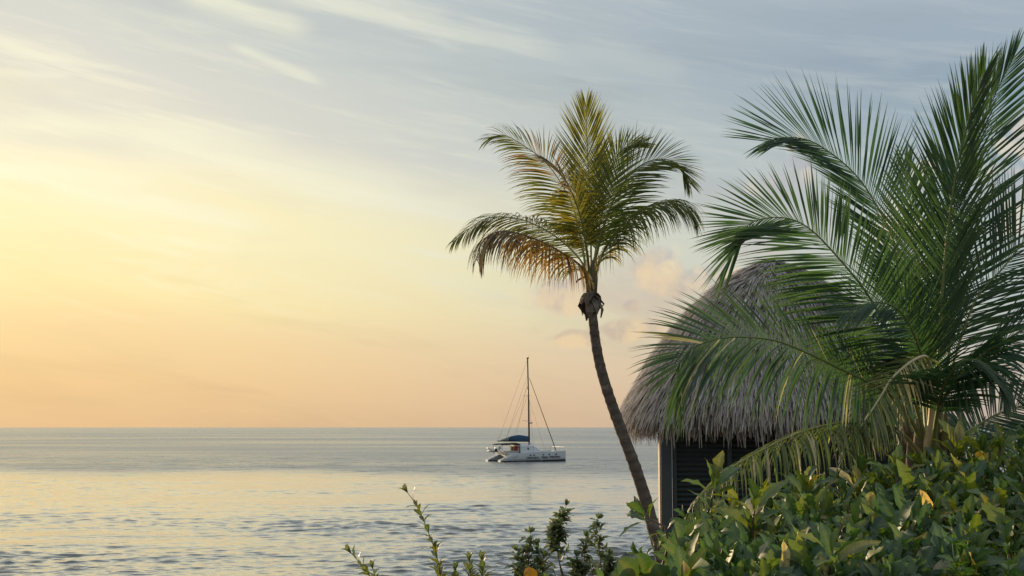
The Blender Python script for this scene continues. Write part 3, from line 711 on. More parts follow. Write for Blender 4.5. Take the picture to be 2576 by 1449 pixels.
# ------------------------------------------------------------------ broad-leaved shrubs in front
def leaf_mesh(name, kind, mat, col, rib, seed):
    """one blade, unit length along +Y, face up +Z"""
    rg = random.Random(seed); mb = MB(); ny = 9
    if kind == 'obovate': wf = [(0, .03), (.1, .07), (.25, .16), (.45, .205), (.62, .225), (.76, .195), (.88, .115), (.95, .05), (1, .0)]
    elif kind == 'lance': wf = [(0, .02), (.12, .07), (.3, .15), (.5, .185), (.7, .16), (.88, .085), (1, .0)]
    elif kind == 'round': wf = [(0, .05), (.06, .25), (.2, .42), (.45, .52), (.7, .47), (.88, .30), (.96, .16), (1, .0)]
    else: wf = [(0, .04), (.15, .14), (.35, .24), (.55, .25), (.75, .18), (.9, .08), (1, .0)]
    cu = rg.uniform(0.15, 0.55); fold = rg.uniform(0.10, 0.34); wav = rg.uniform(0.3, 1.0) * (0.35 if kind == 'round' else 1.0); tw = rg.uniform(-0.5, 0.5)
    vs = []; cs = []
    nx = 4
    for j in range(ny + 1):
        v = j / ny; wd = interp(v, wf) * (0.68 if kind == 'obovate' else 1.0) * (1 + (0.26 * math.sin(j * 2.9 + seed) if kind == 'obovate' else 0.0))
        zc = 0.10 * math.sin(v * math.pi * 0.8) - cu * v * v * 0.5
        for i in range(-nx // 2, nx // 2 + 1):
            u = i / (nx / 2); x = u * wd
            z = zc + abs(u) * wd * fold + wav * 0.035 * abs(u) * math.sin(j * 1.9 + (0 if i > 0 else 1.3) + seed) + x * tw * v
            vs.append((x, v, z)); c = rib if i == 0 else col
            c = cmix(c, tuple(k * 0.8 for k in c), 0.5 * (j % 2)); cs.append(c)
    w_ = nx + 1
    fs = [(j * w_ + i, j * w_ + i + 1, (j + 1) * w_ + i + 1, (j + 1) * w_ + i) for j in range(ny) for i in range(nx)]
    mb.add(vs, fs, cs); return mb.mesh(name, mat, smooth=True)
LG = (0.084, 0.158, 0.058); LB = (0.066, 0.134, 0.080); LY = (0.170, 0.220, 0.048)
rib = lambda c: cmix(c, (0.22, 0.24, 0.10), 0.45)
leafsets = {
    'green': [leaf_mesh('leaf', 'obovate', M['leaf'], LG, rib(LG), 1 + i) for i in range(5)] + [leaf_mesh('leaf', 'obovate', M['leaf'], LB, rib(LB), 11 + i) for i in range(4)],
    'yellow': [leaf_mesh('leaf', 'obovate', M['leaf'], LY, rib(LY), 21 + i) for i in range(3)] + [leaf_mesh('leaf', 'obovate', M['leaf'], (0.20, 0.20, 0.04), (0.3, 0.28, 0.1), 27)],
    'dry': [leaf_mesh('leaf', 'lance', M['leaf'], TAN, (0.4, 0.3, 0.2), 31 + i) for i in range(2)],
    'herb': [leaf_mesh('leaf', 'ovate', M['leaf'], (0.075, 0.165, 0.050), (0.16, 0.24, 0.09), 41 + i) for i in range(3)],
    'lance': [leaf_mesh('leaf', 'lance', M['leaf'], (0.165, 0.205, 0.110), (0.20, 0.23, 0.13), 51 + i) for i in range(4)],
    'round': [leaf_mesh('leaf', 'round', M['leaf'], (0.065, 0.125, 0.035), (0.14, 0.17, 0.06), 61 + i) for i in range(3)],
    'orange': [leaf_mesh('leaf', 'round', M['leaf'], (0.20, 0.115, 0.028), (0.15, 0.09, 0.03), 71)],
}
def place_leaf(parent, me, pos, dirv, up, size):
    y = dirv.normalized(); x = y.cross(up)
    if x.length < 1e-3: x = y.cross(Vector((1, 0, 0)))
    x.normalize(); z = x.cross(y).normalized()
    o = link('leaf', me, parent)
    o.matrix_local = Matrix.Translation(pos) @ Matrix((x, y, z)).transposed().to_4x4() @ Matrix.Diagonal((size * rnd.uniform(0.85, 1.15), size, size, 1))
    return o
def rosette(parent, pos, axis, n, size, rg, yel=0.16, dry=0.015, store=None, spread=(14, 74), kind='green'):
    axis = axis.normalized(); a0 = axis.orthogonal().normalized(); b0 = axis.cross(a0)
    ph = rg.uniform(0, 6.28)
    for k in range(n):
        f = k / max(n - 1, 1); az = ph + k * 2.399; el = R(lerp(spread[0], spread[1], f) + rg.gauss(0, 8))
        out = a0 * math.cos(az) + b0 * math.sin(az)
        d = axis * math.cos(el) + out * math.sin(el)
        p = pos - axis * (0.05 * size * k) + d * 0.02
        r_ = rg.random(); st = 'dry' if r_ < dry else 'yellow' if r_ < dry + yel else kind
        me = rg.choice(leafsets[st]); sz = size * rg.choice((0.55, 0.75, 0.9, 1.0, 1.1)) * rg.uniform(0.88, 1.12) * lerp(0.8, 1.0, min(1, f * 2))
        if store is not None: store.append((me, p, d, axis, sz))
        else: place_leaf(parent, me, p, d, (axis + UPV * 0.4).normalized(), sz)
def join_leaves(name, parent, lst):
    mb = MB()
    for me, p, d, up, sz in lst:
        y = d.normalized(); x = y.cross(up)
        if x.length < 1e-3: continue
        x.normalize(); z = x.cross(y)
        n = len(me.vertices); co = np.empty(n * 3, dtype=np.float32); me.vertices.foreach_get('co', co); co = co.reshape(-1, 3) * sz
        wv = co @ np.array([x, y, z], dtype=np.float32) + np.array(p, dtype=np.float32)
        cl = np.empty(n * 4, dtype=np.float32); me.color_attributes['Col'].data.foreach_get('color', cl); cl = cl.reshape(-1, 4)[:, :3] * rnd.uniform(0.75, 1.1)
        mb.add([tuple(v) for v in wv], [tuple(pl.vertices) for pl in me.polygons], [tuple(c) for c in cl])
    o = mb.build(name, M['leaf'], parent, smooth=True); o['kind'] = 'stuff'; return o

# outline of the hedge in the photograph, top edge
TOP = [(1640, 1440), (1690, 1400), (1705, 1320), (1730, 1295), (1770, 1300), (1830, 1290), (1900, 1265), (1990, 1235), (2080, 1205), (2170, 1190), (2260, 1185), (2340, 1168), (2400, 1130), (2470, 1110), (2560, 1118), (2680, 1100)]
shrub_defs = [
    (1712, 1830, 'broad-leaved green shrub at the foot of the leaning palm', 1),
    (1830, 2030, 'broad-leaved green shrub below the louvred wall of the hut', 2),
    (2030, 2240, 'broad-leaved green shrub under the bent half dry frond', 3),
    (2240, 2430, 'broad-leaved green shrub right in front of the short palm trunk', 4),
    (2430, 2660, 'tall broad-leaved green shrub at the right edge of the picture', 5),
]
BARKC = (0.11, 0.075, 0.05)
for x0, x1, lab, sd in shrub_defs:
    rg = random.Random(100 + sd)
    cxp = (x0 + x1) / 2; bp = P(cxp, 1400, 9.4); gz = ground_z(bp.x, bp.y)
    sh = empty('broadleaf_shrub'); tag(sh, lab, 'shrub', 'broad-leaved shrubs in front of the hut')
    root = Vector((bp.x, bp.y, gz - 0.05))
    spots = []
    tries = 0
    while len(spots) < 46 and tries < 2500:
        tries += 1
        px = rg.uniform(x0 - (0 if sd == 1 else 25), x1 + 25); ty = interp(px, TOP)
        py = ty + 14 + (1500 - ty) * rg.random() ** 1.05
        if any(abs(px - q[0]) < 34 and abs(py - q[1]) < 27 for q in spots): continue
        spots.append((px, py))
    inner = []
    for si, (px, py) in enumerate(spots):
        ty = interp(px, TOP); f = min(max((py - ty) / (1470 - ty), 0), 1)
        dep = lerp(10.9, 7.7, f ** 0.75) + rg.uniform(-0.25, 0.35)
        tip = P(px, py, dep)
        ax = Vector((rg.gauss(0, 0.35) - 0.12, -0.35 - 0.35 * f + rg.gauss(0, 0.25), lerp(1.0, 0.62, f)))
        # its own stem, from the root up to the tip
        mid_ = root.lerp(tip, 0.55) + Vector((rg.gauss(0, 0.08), rg.gauss(0, 0.12), 0.05)) - ax.normalized() * 0.12
        st = MB(); st.tube(catmull([root + Vector((rg.gauss(0, 0.08), rg.gauss(0, 0.08), 0)), mid_, tip - ax.normalized() * 0.10, tip], 7), [0.017, 0.015, 0.013, 0.011, 0.009, 0.008, 0.006], 5, BARKC)
        st.build('stem', M['stem'], sh, smooth=True)
        yl = 0.46 if f < 0.25 else 0.12  # more yellow-green leaves near the top, imitating sun shining through them
        rosette(sh, tip, ax, rg.randint(7, 10), rg.choice((0.17, 0.205, 0.24)) + 0.03 * f, rg, yel=yl, dry=0.035, spread=(8, 66), store=None if si < 34 else inner)
        for m in range(3):                       # leaves lower on the same stem, behind
            back = tip + Vector((rg.gauss(0, 0.14), rg.uniform(0.12, 0.6), rg.uniform(-0.30, -0.06)))
            rosette(sh, back, ax + Vector((rg.gauss(0, .4), 0, 0)), 8, 0.19, rg, yel=0.04, dry=0, store=inner)
    join_leaves('inner_foliage', sh, inner)

def sprig(name, lab, pts, dep, leafset, n, size, group=None, cat='plant', rad=0.007, topn=4, spread=55, seed=0, col=(0.13, 0.11, 0.06), start=0.0, twigs=0, root=None):
    """one upright stem with leaves along it; pts in photograph pixels, tip last"""
    rg = random.Random(seed); o = empty(name)
    tag(o, lab, cat, group)
    line = [P(x, y, dep) for x, y in pts]
    if root is None:
        g = Vector((line[0].x + 0.1, dep + 0.05, ground_z(line[0].x, dep) - 0.03)); line = [g] + line
    c = catmull(line, 40); st = MB(); st.tube(c, [lerp(rad, rad * 0.3, i / 39) for i in range(40)], 5, col); st.build('stem', M['stem'], o, smooth=True)
    L0 = 40 * (1 - 1 / 1.0)
    first = next((i for i in range(40) if (c[i] - line[1]).length < 0.06), 6) if root is None else 2
    for k in range(n):
        f = k / n; i = int(lerp(first, 38, start + (1 - start) * f)); p = c[i]; T = (c[min(i + 1, 39)] - c[i - 1]).normalized()
        a0 = T.orthogonal().normalized(); b0 = T.cross(a0); az = k * 2.399 + rg.uniform(-.4, .4); el = R(spread + rg.gauss(0, 10))
        d = T * math.cos(el) + (a0 * math.cos(az) + b0 * math.sin(az)) * math.sin(el)
        place_leaf(o, rg.choice(leafsets[leafset]), p, d, T, size * rg.uniform(0.7, 1.15) * lerp(1.0, 0.75, f))
    for k in range(topn):
        T = (c[39] - c[36]).normalized(); a0 = T.orthogonal().normalized(); b0 = T.cross(a0); az = k * 2.399; el = R(22)
        place_leaf(o, rg.choice(leafsets[leafset]), c[39], T * math.cos(el) + (a0 * math.cos(az) + b0 * math.sin(az)) * math.sin(el), T, size * 0.6)
    return o
# upright leafy shoots of the near shrubs that stand clear of the mass
def shoot(lab, px, py, dep, n, size, ax, seed, yel=0.1, dry=0.06, kind='green', grp=None, spread=(18, 70)):
    rg = random.Random(seed); o = empty('leafy_shoot'); tag(o, lab, 'shoot', grp)
    tip = P(px, py, dep); a = Vector(ax).normalized(); gz = ground_z(tip.x, dep)
    st = MB(); st.tube(catmull([Vector((tip.x + 0.12, dep + 0.1, gz - 0.03)), tip.lerp(Vector((tip.x, dep, gz)), 0.5) + Vector((0.05, 0.04, 0)), tip - a * 0.2, tip], 10), [0.015 - 0.001 * i for i in range(10)], 6, BARKC)
    st.build('stem', M['stem'], o, smooth=True)
    rosette(o, tip, a, n, size, rg, yel=yel, dry=dry, kind=kind, spread=spread)
    rosette(o, tip - a * 0.16, a, max(3, n - 3), size * 0.95, rg, yel=yel, dry=dry, kind=kind, spread=(45, 95))
    return o
shoot('upright shoot of light green leaves standing before the louvred wall', 1798, 1222, 9.6, 8, 0.24, (0.1, -0.3, 1), 201, yel=0.25)
shoot('shoot of broad leaves spreading across the leaning palm trunk', 1622, 1302, 9.0, 6, 0.20, (-0.8, -0.2, 0.6), 202, yel=0.08, dry=0.03)
shoot('tall shoot of pointed yellow-green leaves right of the short palm trunk', 2412, 1138, 10.2, 7, 0.27, (0.05, -0.2, 1), 203, yel=0.7, dry=0.1, spread=(10, 50))
shoot('yellow-green shoot highest at the right edge before the low fronds', 2522, 1118, 10.2, 6, 0.24, (0.1, -0.2, 1), 204, yel=0.5, spread=(12, 55))
shoot('sunlit leaf shoot in front of the low yellow frond', 1900, 1275, 8.9, 8, 0.25, (0.05, -0.4, 1), 205, yel=0.35, dry=0.12)
shoot('shoot with a long pointed upright leaf at the lower middle of the hedge', 2092, 1400, 7.6, 6, 0.26, (0.0, -0.45, 1), 206, yel=0.5)
shoot('upright leafy clump rising just left of the short palm trunk', 2255, 1190, 10.0, 8, 0.25, (-0.1, -0.2, 1), 207, yel=0.5, spread=(8, 50))
shoot('leafy clump rising between the two tallest yellow-green shoots at right', 2468, 1150, 10.0, 8, 0.24, (0.0, -0.2, 1), 208, yel=0.35, spread=(8, 52))
shoot('dark leafy clump standing under the hut eave beside the low frond', 2030, 1225, 9.8, 8, 0.24, (0.1, -0.2, 1), 209, yel=0.25, spread=(8, 55))
for i, (px, py, lab) in enumerate([(2395, 1325, 'fresh bright green herb with small pointed leaves amid the dark hedge'),
                                   (2415, 1400, 'fresh green herb at the bottom below the other bright herb'),
                                   (2535, 1395, 'small fresh green herb near the bottom right corner')]):
    sprig('green_herb', lab, [(px + 6, py + 90), (px + 3, py + 40), (px, py)], 7.35, 'herb', 13, 0.115, 'fresh green herbs in the hedge', 'herb', rad=0.006, spread=68, seed=300 + i, col=(0.12, 0.19, 0.06))

# ---- round-leaved plant at the foot of the leaning palm, and one orange leaf
sg = empty('round_leaf_plant'); tag(sg, 'low plant with thick round leaves at the bottom beside the leaning palm', 'plant')
rgs = random.Random(61)
for i, (px, py, sz) in enumerate([(1580, 1432, .145), (1612, 1418, .125), (1640, 1440, .15), (1568, 1455, .14), (1600, 1462, .15), (1625, 1470, .14), (1658, 1445, .12), (1690, 1450, .14)]):
    p = P(px, py, 8.0 + 0.1 * (i % 3)); d = Vector((rgs.gauss(0, .5), -0.25, 0.8)); b = p - d.normalized() * sz * 0.5
    place_leaf(sg, rgs.choice(leafsets['round']), b, d, Vector((rgs.gauss(0, .4), -1, 0.35)), sz)
    st = MB(); st.tube(catmull([P(1620, 1600, 8.25) + Vector((0, 0, -0.35)), P(px + 4, 1530, 8.2), b], 6), 0.007, 5, (0.14, 0.12, 0.07)); st.build('stem', M['stem'], sg)
og = empty('orange_leaf_plant'); tag(og, 'single round orange leaf on a stalk at the bottom edge', 'plant')
p = P(1330, 1462, 8.6); place_leaf(og, leafsets['orange'][0], p, Vector((0.05, -0.15, 1)), Vector((0.7, -1, 0.5)), 0.085)
st = MB(); st.tube([Vector((p.x + .05, 8.7, ground_z(p.x, 8.7) - 0.02)), p + Vector((0.02, 0.02, -0.4)), p], 0.006, 5, (0.2, 0.12, 0.06)); st.build('stem', M['stem'], og)
place_leaf(og, leafsets['round'][0], P(1362, 1476, 8.55), Vector((0.3, -0.1, 1)), Vector((0.2, -1, 0.3)), 0.085)

# ---- seaside sprigs against the water
sprig('seaside_sprig', 'tall thin curved sprig with sparse dark leaves against the water', [(1125, 1520), (1108, 1449), (1096, 1390), (1074, 1330), (1050, 1275), (1026, 1240)], 9.0, 'lance', 40, 0.115, 'thin sprigs standing against the sea', spread=48, seed=401, topn=5)
sprig('seaside_sprig', 'short leaning sprig, leftmost of the sprigs along the bottom edge', [(970, 1520), (925, 1440), (900, 1410), (884, 1392)], 9.0, 'lance', 24, 0.12, 'thin sprigs standing against the sea', spread=48, seed=402)
sprig('seaside_sprig', 'small stubby sprig just right of the leftmost one at the bottom', [(950, 1520), (945, 1460), (938, 1432)], 9.1, 'lance', 16, 0.11, 'thin sprigs standing against the sea', spread=50, seed=403)
for i, (px, py, lab) in enumerate([(1180, 1415, 'clustered sprig of pointed leaves right of the tall thin sprig'), (1212, 1412, 'sprig of pointed leaves, right half of the small pair beside the tall sprig'), (1145, 1440, 'lowest small sprig between the tall sprig and the leafy pair')]):
    sprig('seaside_sprig', lab, [(px + 4, 1530), (px + 2, py + 30), (px, py)], 8.9, 'lance', 22, 0.125, 'thin sprigs standing against the sea', spread=42, seed=410 + i)

def bushlet(lab, stems, dep, seed, nleaf, size):
    """many-stemmed small-leaved shrub: side twigs with leaves round every stem"""
    rg = random.Random(seed); o = empty('small_leaf_shrub'); tag(o, lab, 'shrub', 'small-leaved shrubs against the sea')
    lst = []; count = 0
    for pts, spreadpx, f0 in stems:
        line = [P(x, y, dep + rg.uniform(-.05, .05)) for x, y in pts]; g = Vector((line[0].x, dep, ground_z(line[0].x, dep) - 0.03))
        c = catmull([g] + line, 40); st = MB(); st.tube(c, [lerp(0.009, 0.002, i / 39) for i in range(40)], 5, (0.15, 0.12, 0.08)); st.build('stem', M['stem'], o, smooth=True)
        first = next((i for i in range(40) if c[i].z > line[0].z), 8)
        for k in range(nleaf):
            f = lerp(f0, 1.0, k / nleaf); i = min(int(lerp(first, 38, f)), 38); b = c[i]
            wpx = spreadpx * (1 - f) ** 0.6 * rg.uniform(0.3, 1.0) + 5
            a = rg.uniform(0, 6.28); out = Vector((math.cos(a), math.sin(a), rg.uniform(0.2, 0.9)))
            e = b + out * (wpx * dep / 3577.8)
            tw = MB(); tw.tube([b, b.lerp(e, 0.5) + Vector((0, 0, -0.01)), e], [0.003, 0.0025, 0.0015], 4, (0.14, 0.12, 0.07)); tw.build('twig', M['stem'], o)
            for m in range(7):
                q = b.lerp(e, rg.uniform(0.35, 1.0)); d = Vector((rg.gauss(0, 1), rg.gauss(0, 1), rg.gauss(0.35, 0.6)))
                lst.append((rg.choice(leafsets['lance']), q, d.normalized(), Vector((rg.gauss(0, .5), -0.3, 1)).normalized(), size * rg.uniform(0.65, 1.2)))
        for m in range(8):
            d = Vector((rg.gauss(0, .7), rg.gauss(0, .7), 1)).normalized(); lst.append((rg.choice(leafsets['lance']), c[39], d, Vector((0.1, -1, 0.1)), size * 0.7))
    join_leaves('foliage', o, lst)
bushlet('bushy small-leaved shrub left of the tallest one, above the orange leaf', [([(1340, 1520), (1330, 1430), (1334, 1340)], 44, 0.25), ([(1310, 1520), (1312, 1440), (1300, 1385)], 30, 0.2), ([(1380, 1520), (1366, 1450), (1352, 1370)], 36, 0.2)], 9.3, 501, 18, 0.066)
bushlet('tallest small-leaved shrub with a bare lower stem against the sea', [([(1430, 1520), (1410, 1430), (1402, 1360), (1420, 1290), (1424, 1272)], 36, 0.52), ([(1425, 1500), (1404, 1400), (1398, 1340), (1404, 1315)], 40, 0.72)], 9.4, 502, 24, 0.066)
bushlet('wide small-leaved shrub between the tallest one and the leaning palm', [([(1480, 1520), (1470, 1420), (1474, 1350)], 42, 0.2), ([(1510, 1520), (1512, 1430), (1500, 1330), (1504, 1305)], 34, 0.15), ([(1440, 1520), (1446, 1440), (1450, 1400)], 36, 0.2), ([(1530, 1520), (1534, 1440), (1533, 1395)], 26, 0.2)], 9.3, 503, 18, 0.066)

# ------------------------------------------------------------------ catamaran at anchor
M['gelcoat'] = mat_plain('white_gelcoat', (0.50, 0.54, 0.57), 0.4, 0.5, var=0.08, scale=1.5)
M['deckgrey'] = mat_plain('grey_deck', (0.42, 0.42, 0.42), 0.6, 0.3)
M['antifoul'] = mat_plain('dark_antifoul', (0.02, 0.024, 0.028), 0.6, 0.3)
M['glass'] = mat_plain('dark_glass', (0.015, 0.018, 0.024), 0.12, 0.6)
M['bluecover'] = mat_plain('blue_canvas', (0.038, 0.080, 0.150), 0.85, 0.2, var=0.2)
M['greycanvas'] = mat_plain('grey_green_canvas', (0.20, 0.21, 0.18), 0.9, 0.15, var=0.25)
M['darkcanvas'] = mat_plain('dark_canvas', (0.035, 0.035, 0.032), 0.9, 0.15)
M['spar'] = mat_plain('brown_grey_spar', (0.10, 0.08, 0.065), 0.5, 0.4)
M['steel'] = mat_plain('steel', (0.45, 0.45, 0.45), 0.3, 0.5, metal=0.8)
M['rope'] = mat_plain('dark_wire', (0.10, 0.085, 0.07), 0.6, 0.3)
M['letter'] = mat_plain('dark_lettering', (0.022, 0.026, 0.032), 0.6, 0.3)
M['redcloth'] = mat_plain('red_cloth', (0.22, 0.04, 0.035), 0.9, 0.1)
M['darkred'] = mat_plain('maroon_line', (0.12, 0.05, 0.05), 0.5, 0.3)
YAW = R(24); BD = 236.0
boat = empty('catamaran', (0, 0, 0), YAW)
tag(boat, 'white sailing catamaran with a tall bare mast and blue sail cover lying at anchor', 'boat')
boat.location = P(1258, 1163, BD); boat.location.z = 0.0; boat.scale = (1.05, 1.04, 1.0)
boat.location += Matrix.Rotation(YAW, 3, 'Z') @ Vector((0, 3.0, 0))
def hull_mesh(yc, outer):
    """stations along x, stern (0) with sloping transom steps to a plumb bow (11.6)"""
    mb = MB(); st = []
    xs = [0.0, 0.5, 1.1, 1.9, 2.8, 4.0, 5.5, 7.0, 8.5, 9.8, 10.8, 11.4, 11.6]
    for x in xs:
        f = x / 11.6
        hw = interp(x, [(0, .62), (1.5, .78), (4, .86), (7, .80), (9.5, .52), (11, .20), (11.6, .05)])
        top = interp(x, [(0, .30), (0.9, .62), (1.9, 1.20), (2.8, 1.32), (4.0, 1.48), (5.5, 1.62), (9, 1.68), (11.6, 1.78)])
        keel = interp(x, [(0, -.10), (2, -.35), (6, -.5), (10, -.35), (11.6, -.15)])
        prof = [(0, keel), (hw * .55, keel * .6), (hw * .86, 0.05), (hw * .96, .45), (hw, .9), (hw * .97, top)]
        prof = [(y, min(z, top)) for y, z in prof]
        st.append([(x, yc - y, z) for y, z in prof[::-1]] + [(x, yc + y, z) for y, z in prof[1:]])
    n = len(st[0]); vs = [v for s_ in st for v in s_]
    fs = [(i * n + k, i * n + k + 1, (i + 1) * n + k + 1, (i + 1) * n + k) for i in range(len(xs) - 1) for k in range(n - 1)]
    fs += [(i * n, (i + 1) * n, (i + 1) * n + n - 1, i * n + n - 1) for i in range(len(xs) - 1)]
    fs += [tuple(range(n)), tuple((len(xs) - 1) * n + k for k in range(n - 1, -1, -1))]
    mb.add(vs, fs); return mb
def hull_side(x, z, yc):
    hw = interp(x, [(0, .62), (1.5, .78), (4, .86), (7, .80), (9.5, .52), (11, .20), (11.6, .05)])
    k = interp(z, [(0.05, .86), (.45, .96), (.9, 1.0), (1.7, .97)])
    return yc - hw * k
def strip(x0, x1, z0, z1, yc, off, n=14):
    mb = MB(); vs = []
    for i in range(n + 1):
        x = lerp(x0, x1, i / n)
        za, zb = (z0(x), z1(x)) if callable(z0) else (z0, z1)
        vs += [(x, hull_side(x, za, yc) - off, za), (x, hull_side(x, zb, yc) - off, zb)]
    mb.add(vs, [(i * 2, i * 2 + 2, i * 2 + 3, i * 2 + 1) for i in range(n)]); return mb
for yc in (-2.55, 2.55):
    h = hull_mesh(yc, True).build('hull', M['gelcoat'], boat)
    strip(0.2, 11.58, lambda x: 0.02, lambda x: 0.16 + 0.020 * x, yc, 0.012).build('boot_stripe', M['antifoul'], h)
    if yc < 0:
        strip(1.2, 11.5, lambda x: 0.27 + 0.020 * x, lambda x: 0.33 + 0.020 * x, yc, 0.012).build('cove_line', M['darkred'], h)
        for x in (5.0, 5.65, 7.3, 8.4, 9.7):
            pm = MB(); z = 1.08 + 0.03 * (x - 5)
            vs = []
            for k in range(12):
                a = k / 12 * 6.283; vs.append((x + 0.17 * math.cos(a), hull_side(x, z, yc) - 0.02, z + 0.11 * math.sin(a)))
            vs2 = [(v[0], v[1] - 0.02, v[2]) for v in vs]
            pm.add(vs + vs2, [tuple(range(12, 24))] + [(k, (k + 1) % 12, 12 + (k + 1) % 12, 12 + k) for k in range(12)]); pm.build('porthole', M['glass'], h)
        # worn name along the topside: too small to read, kept as blocks of letter strokes
        rl = random.Random(3)
        for x0, x1, zc in ((4.35, 6.55, 0.66), (6.95, 8.2, 0.72), (8.45, 10.4, 0.79)):
            lm = MB(); x = x0
            while x < x1 - 0.1:
                wl_ = rl.uniform(0.17, 0.23); hgt = 0.33; t_ = 0.075
                yv = lambda xx, zz: hull_side(xx, zz, yc) - 0.016
                def stroke(xa, xb, za, zb):
                    vs = [(xa, yv(xa, za), za), (xb, yv(xb, za), za), (xb, yv(xb, zb), zb), (xa, yv(xa, zb), zb)]; lm.add(vs, [(0, 1, 2, 3)])
                kd = rl.randint(0, 3); z0 = zc - hgt / 2
                stroke(x, x + t_, z0, z0 + hgt)
                if kd != 1: stroke(x + wl_ - t_, x + wl_, z0, z0 + hgt)
                if kd in (0, 1): stroke(x + t_, x + wl_ - (t_ if kd == 0 else 0), z0 + hgt - t_, z0 + hgt)
                if kd in (1, 2): stroke(x + t_, x + wl_ - (t_ if kd == 2 else 0), z0, z0 + t_)
                if kd in (0, 3): stroke(x + t_, x + wl_ - t_, zc - t_ / 2, zc + t_ / 2)
                x += wl_ + 0.06
            lm.build('lettering', M['letter'], h)
        st_ = strip(2.1, 2.9, lambda x: 0.45 + (x - 2.1) * .5, lambda x: 0.75 + (x - 2.1) * .5, yc, 0.015, 3); st_.build('vent', M['deckgrey'], h)
    sw = MB()
    for i in range(3): sw.box((0.35 + i * 0.55, yc, 0.36 + i * 0.28), (0.5, 0.95, 0.05))
    sw.build('stern_steps', M['deckgrey'], h)
bd = MB(); bd.box((5.0, 0, 1.12), (6.0, 3.9, 0.62)); bd.build('bridge_deck', M['gelcoat'], boat)
tr = MB(); tr.box((9.6, 0, 1.55), (3.2, 3.9, 0.03)); tr.build('trampoline', M['darkcanvas'], boat)
bm_ = MB(); bm_.tube([(11.2, -2.55, 1.62), (11.2, 2.55, 1.62)], 0.09, 8); bm_.build('cross_beam', M['steel'], boat)
# coach roof with slanted front
cb = MB()
sec = [(3.9, 2.2, 1.45, 2.75), (4.2, 2.35, 1.45, 2.85), (6.1, 2.3, 1.55, 2.80), (6.9, 2.1, 1.6, 2.45), (7.7, 1.7, 1.62, 1.9)]
vs = []
for x, hw, z0, z1 in sec: vs += [(x, -hw, z0), (x, -hw * .92, z1 - .25), (x, -hw * .72, z1), (x, hw * .72, z1), (x, hw * .92, z1 - .25), (x, hw, z0)]
fs = [(i * 6 + k, i * 6 + k + 1, (i + 1) * 6 + k + 1, (i + 1) * 6 + k) for i in range(4) for k in range(5)] + [tuple(range(6)), tuple(24 + k for k in range(5, -1, -1))]
cb.add(vs, fs); cabin = cb.build('cabin', M['gelcoat'], boat)
for sy in (-1, 1):
    wm = MB(); q = lambda x, hw, z: (x, sy * (hw + 0.03), z)
    wm.add([q(5.0, 2.25, 2.02), q(7.35, 1.78, 1.78), q(6.75, 1.98, 2.16), q(5.05, 2.16, 2.36)], [(0, 1, 2, 3)]); wm.build('cabin_window', M['glass'], cabin)
fw = MB(); fw.add([(6.98, -1.5, 2.40), (6.98, 1.5, 2.40), (7.58, 1.2, 1.98), (7.58, -1.2, 1.98)], [(0, 1, 2, 3)]); fw.build('front_window', M['glass'], cabin)
# hard top above the helm and the dark awning aft of it
ht = MB(); ht.box((4.9, 0, 3.02), (2.6, 3.4, 0.10)); o = ht.build('hard_top', M['gelcoat'], boat)
o.modifiers.new('bevel', 'BEVEL').width = 0.04
aw = MB()
vs = []
for i in range(9):
    x = lerp(0.7, 3.9, i / 8)
    for k in range(7):
        y = lerp(-1.9, 1.9, k / 6); vs.append((x, y, 2.72 + 0.16 * (1 - (y / 1.9) ** 2) + 0.16 * (i / 8) + 0.03 * math.sin(i * 2.1)))
aw.add(vs, [(i * 7 + k, i * 7 + k + 1, (i + 1) * 7 + k + 1, (i + 1) * 7 + k) for i in range(8) for k in range(6)])
o = aw.build('awning', M['darkcanvas'], boat, smooth=True); sdm = o.modifiers.new('t', 'SOLIDIFY'); sdm.thickness = 0.12
for x, y in ((0.8, -1.75), (0.8, 1.75), (2.4, -1.8), (2.4, 1.8), (3.7, -1.8), (3.7, 1.8)):
    pm = MB(); pm.tube([(x, y, 1.2), (x, y, 2.75)], 0.035, 6); pm.build('awning_post', M['steel'], boat)
ck = MB(); ck.box((2.4, 0, 1.55), (2.6, 3.3, 0.45)); ck.build('cockpit_seat', M['deckgrey'], boat)
cs = MB(); cs.box((3.86, 0, 1.95), (0.06, 3.6, 1.1)); cs.build('cockpit_bulkhead', M['darkcanvas'], boat)
# mast, boom, rig
MX = 6.35
mt_ = MB(); mt_.tube([(MX, 0, 2.6), (MX - .1, 0, 9.0), (MX - .28, 0, 17.3)], [0.15, 0.14, 0.11], 10); mast = mt_.build('mast', M['spar'], boat, smooth=True)
mh = MB(); mh.box((MX - 0.3, 0, 17.4), (0.42, 0.22, 0.2)); mh.build('masthead', M['spar'], mast)
for z, l in ((6.7, 1.5), (10.9, 1.25)):
    sp = MB(); sp.tube([(MX - .45, -l, z + .15), (MX - .05, 0, z), (MX - .45, l, z + .15)], 0.035, 6); sp.build('spreader', M['steel'], mast)
rd = MB(); rd.tube([(MX + .35, 0, 6.35), (MX + .35, 0, 6.55)], [0.26, 0.22], 14); rd.tube([(MX, 0, 6.36), (MX + .35, 0, 6.36)], 0.04, 6); rd.build('radar_dome', M['deckgrey'], mast, smooth=True)
an = MB(); an.tube([(MX - .2, 0, 17.4), (MX + .05, 0, 18.0)], 0.012, 4); an.build('antenna', M['rope'], mast)
bo = MB(); bo.tube([(MX - .15, 0, 3.35), (0.8, 0, 3.42)], [0.10, 0.08], 8); boom = bo.build('boom', M['darkcanvas'], boat, smooth=True)
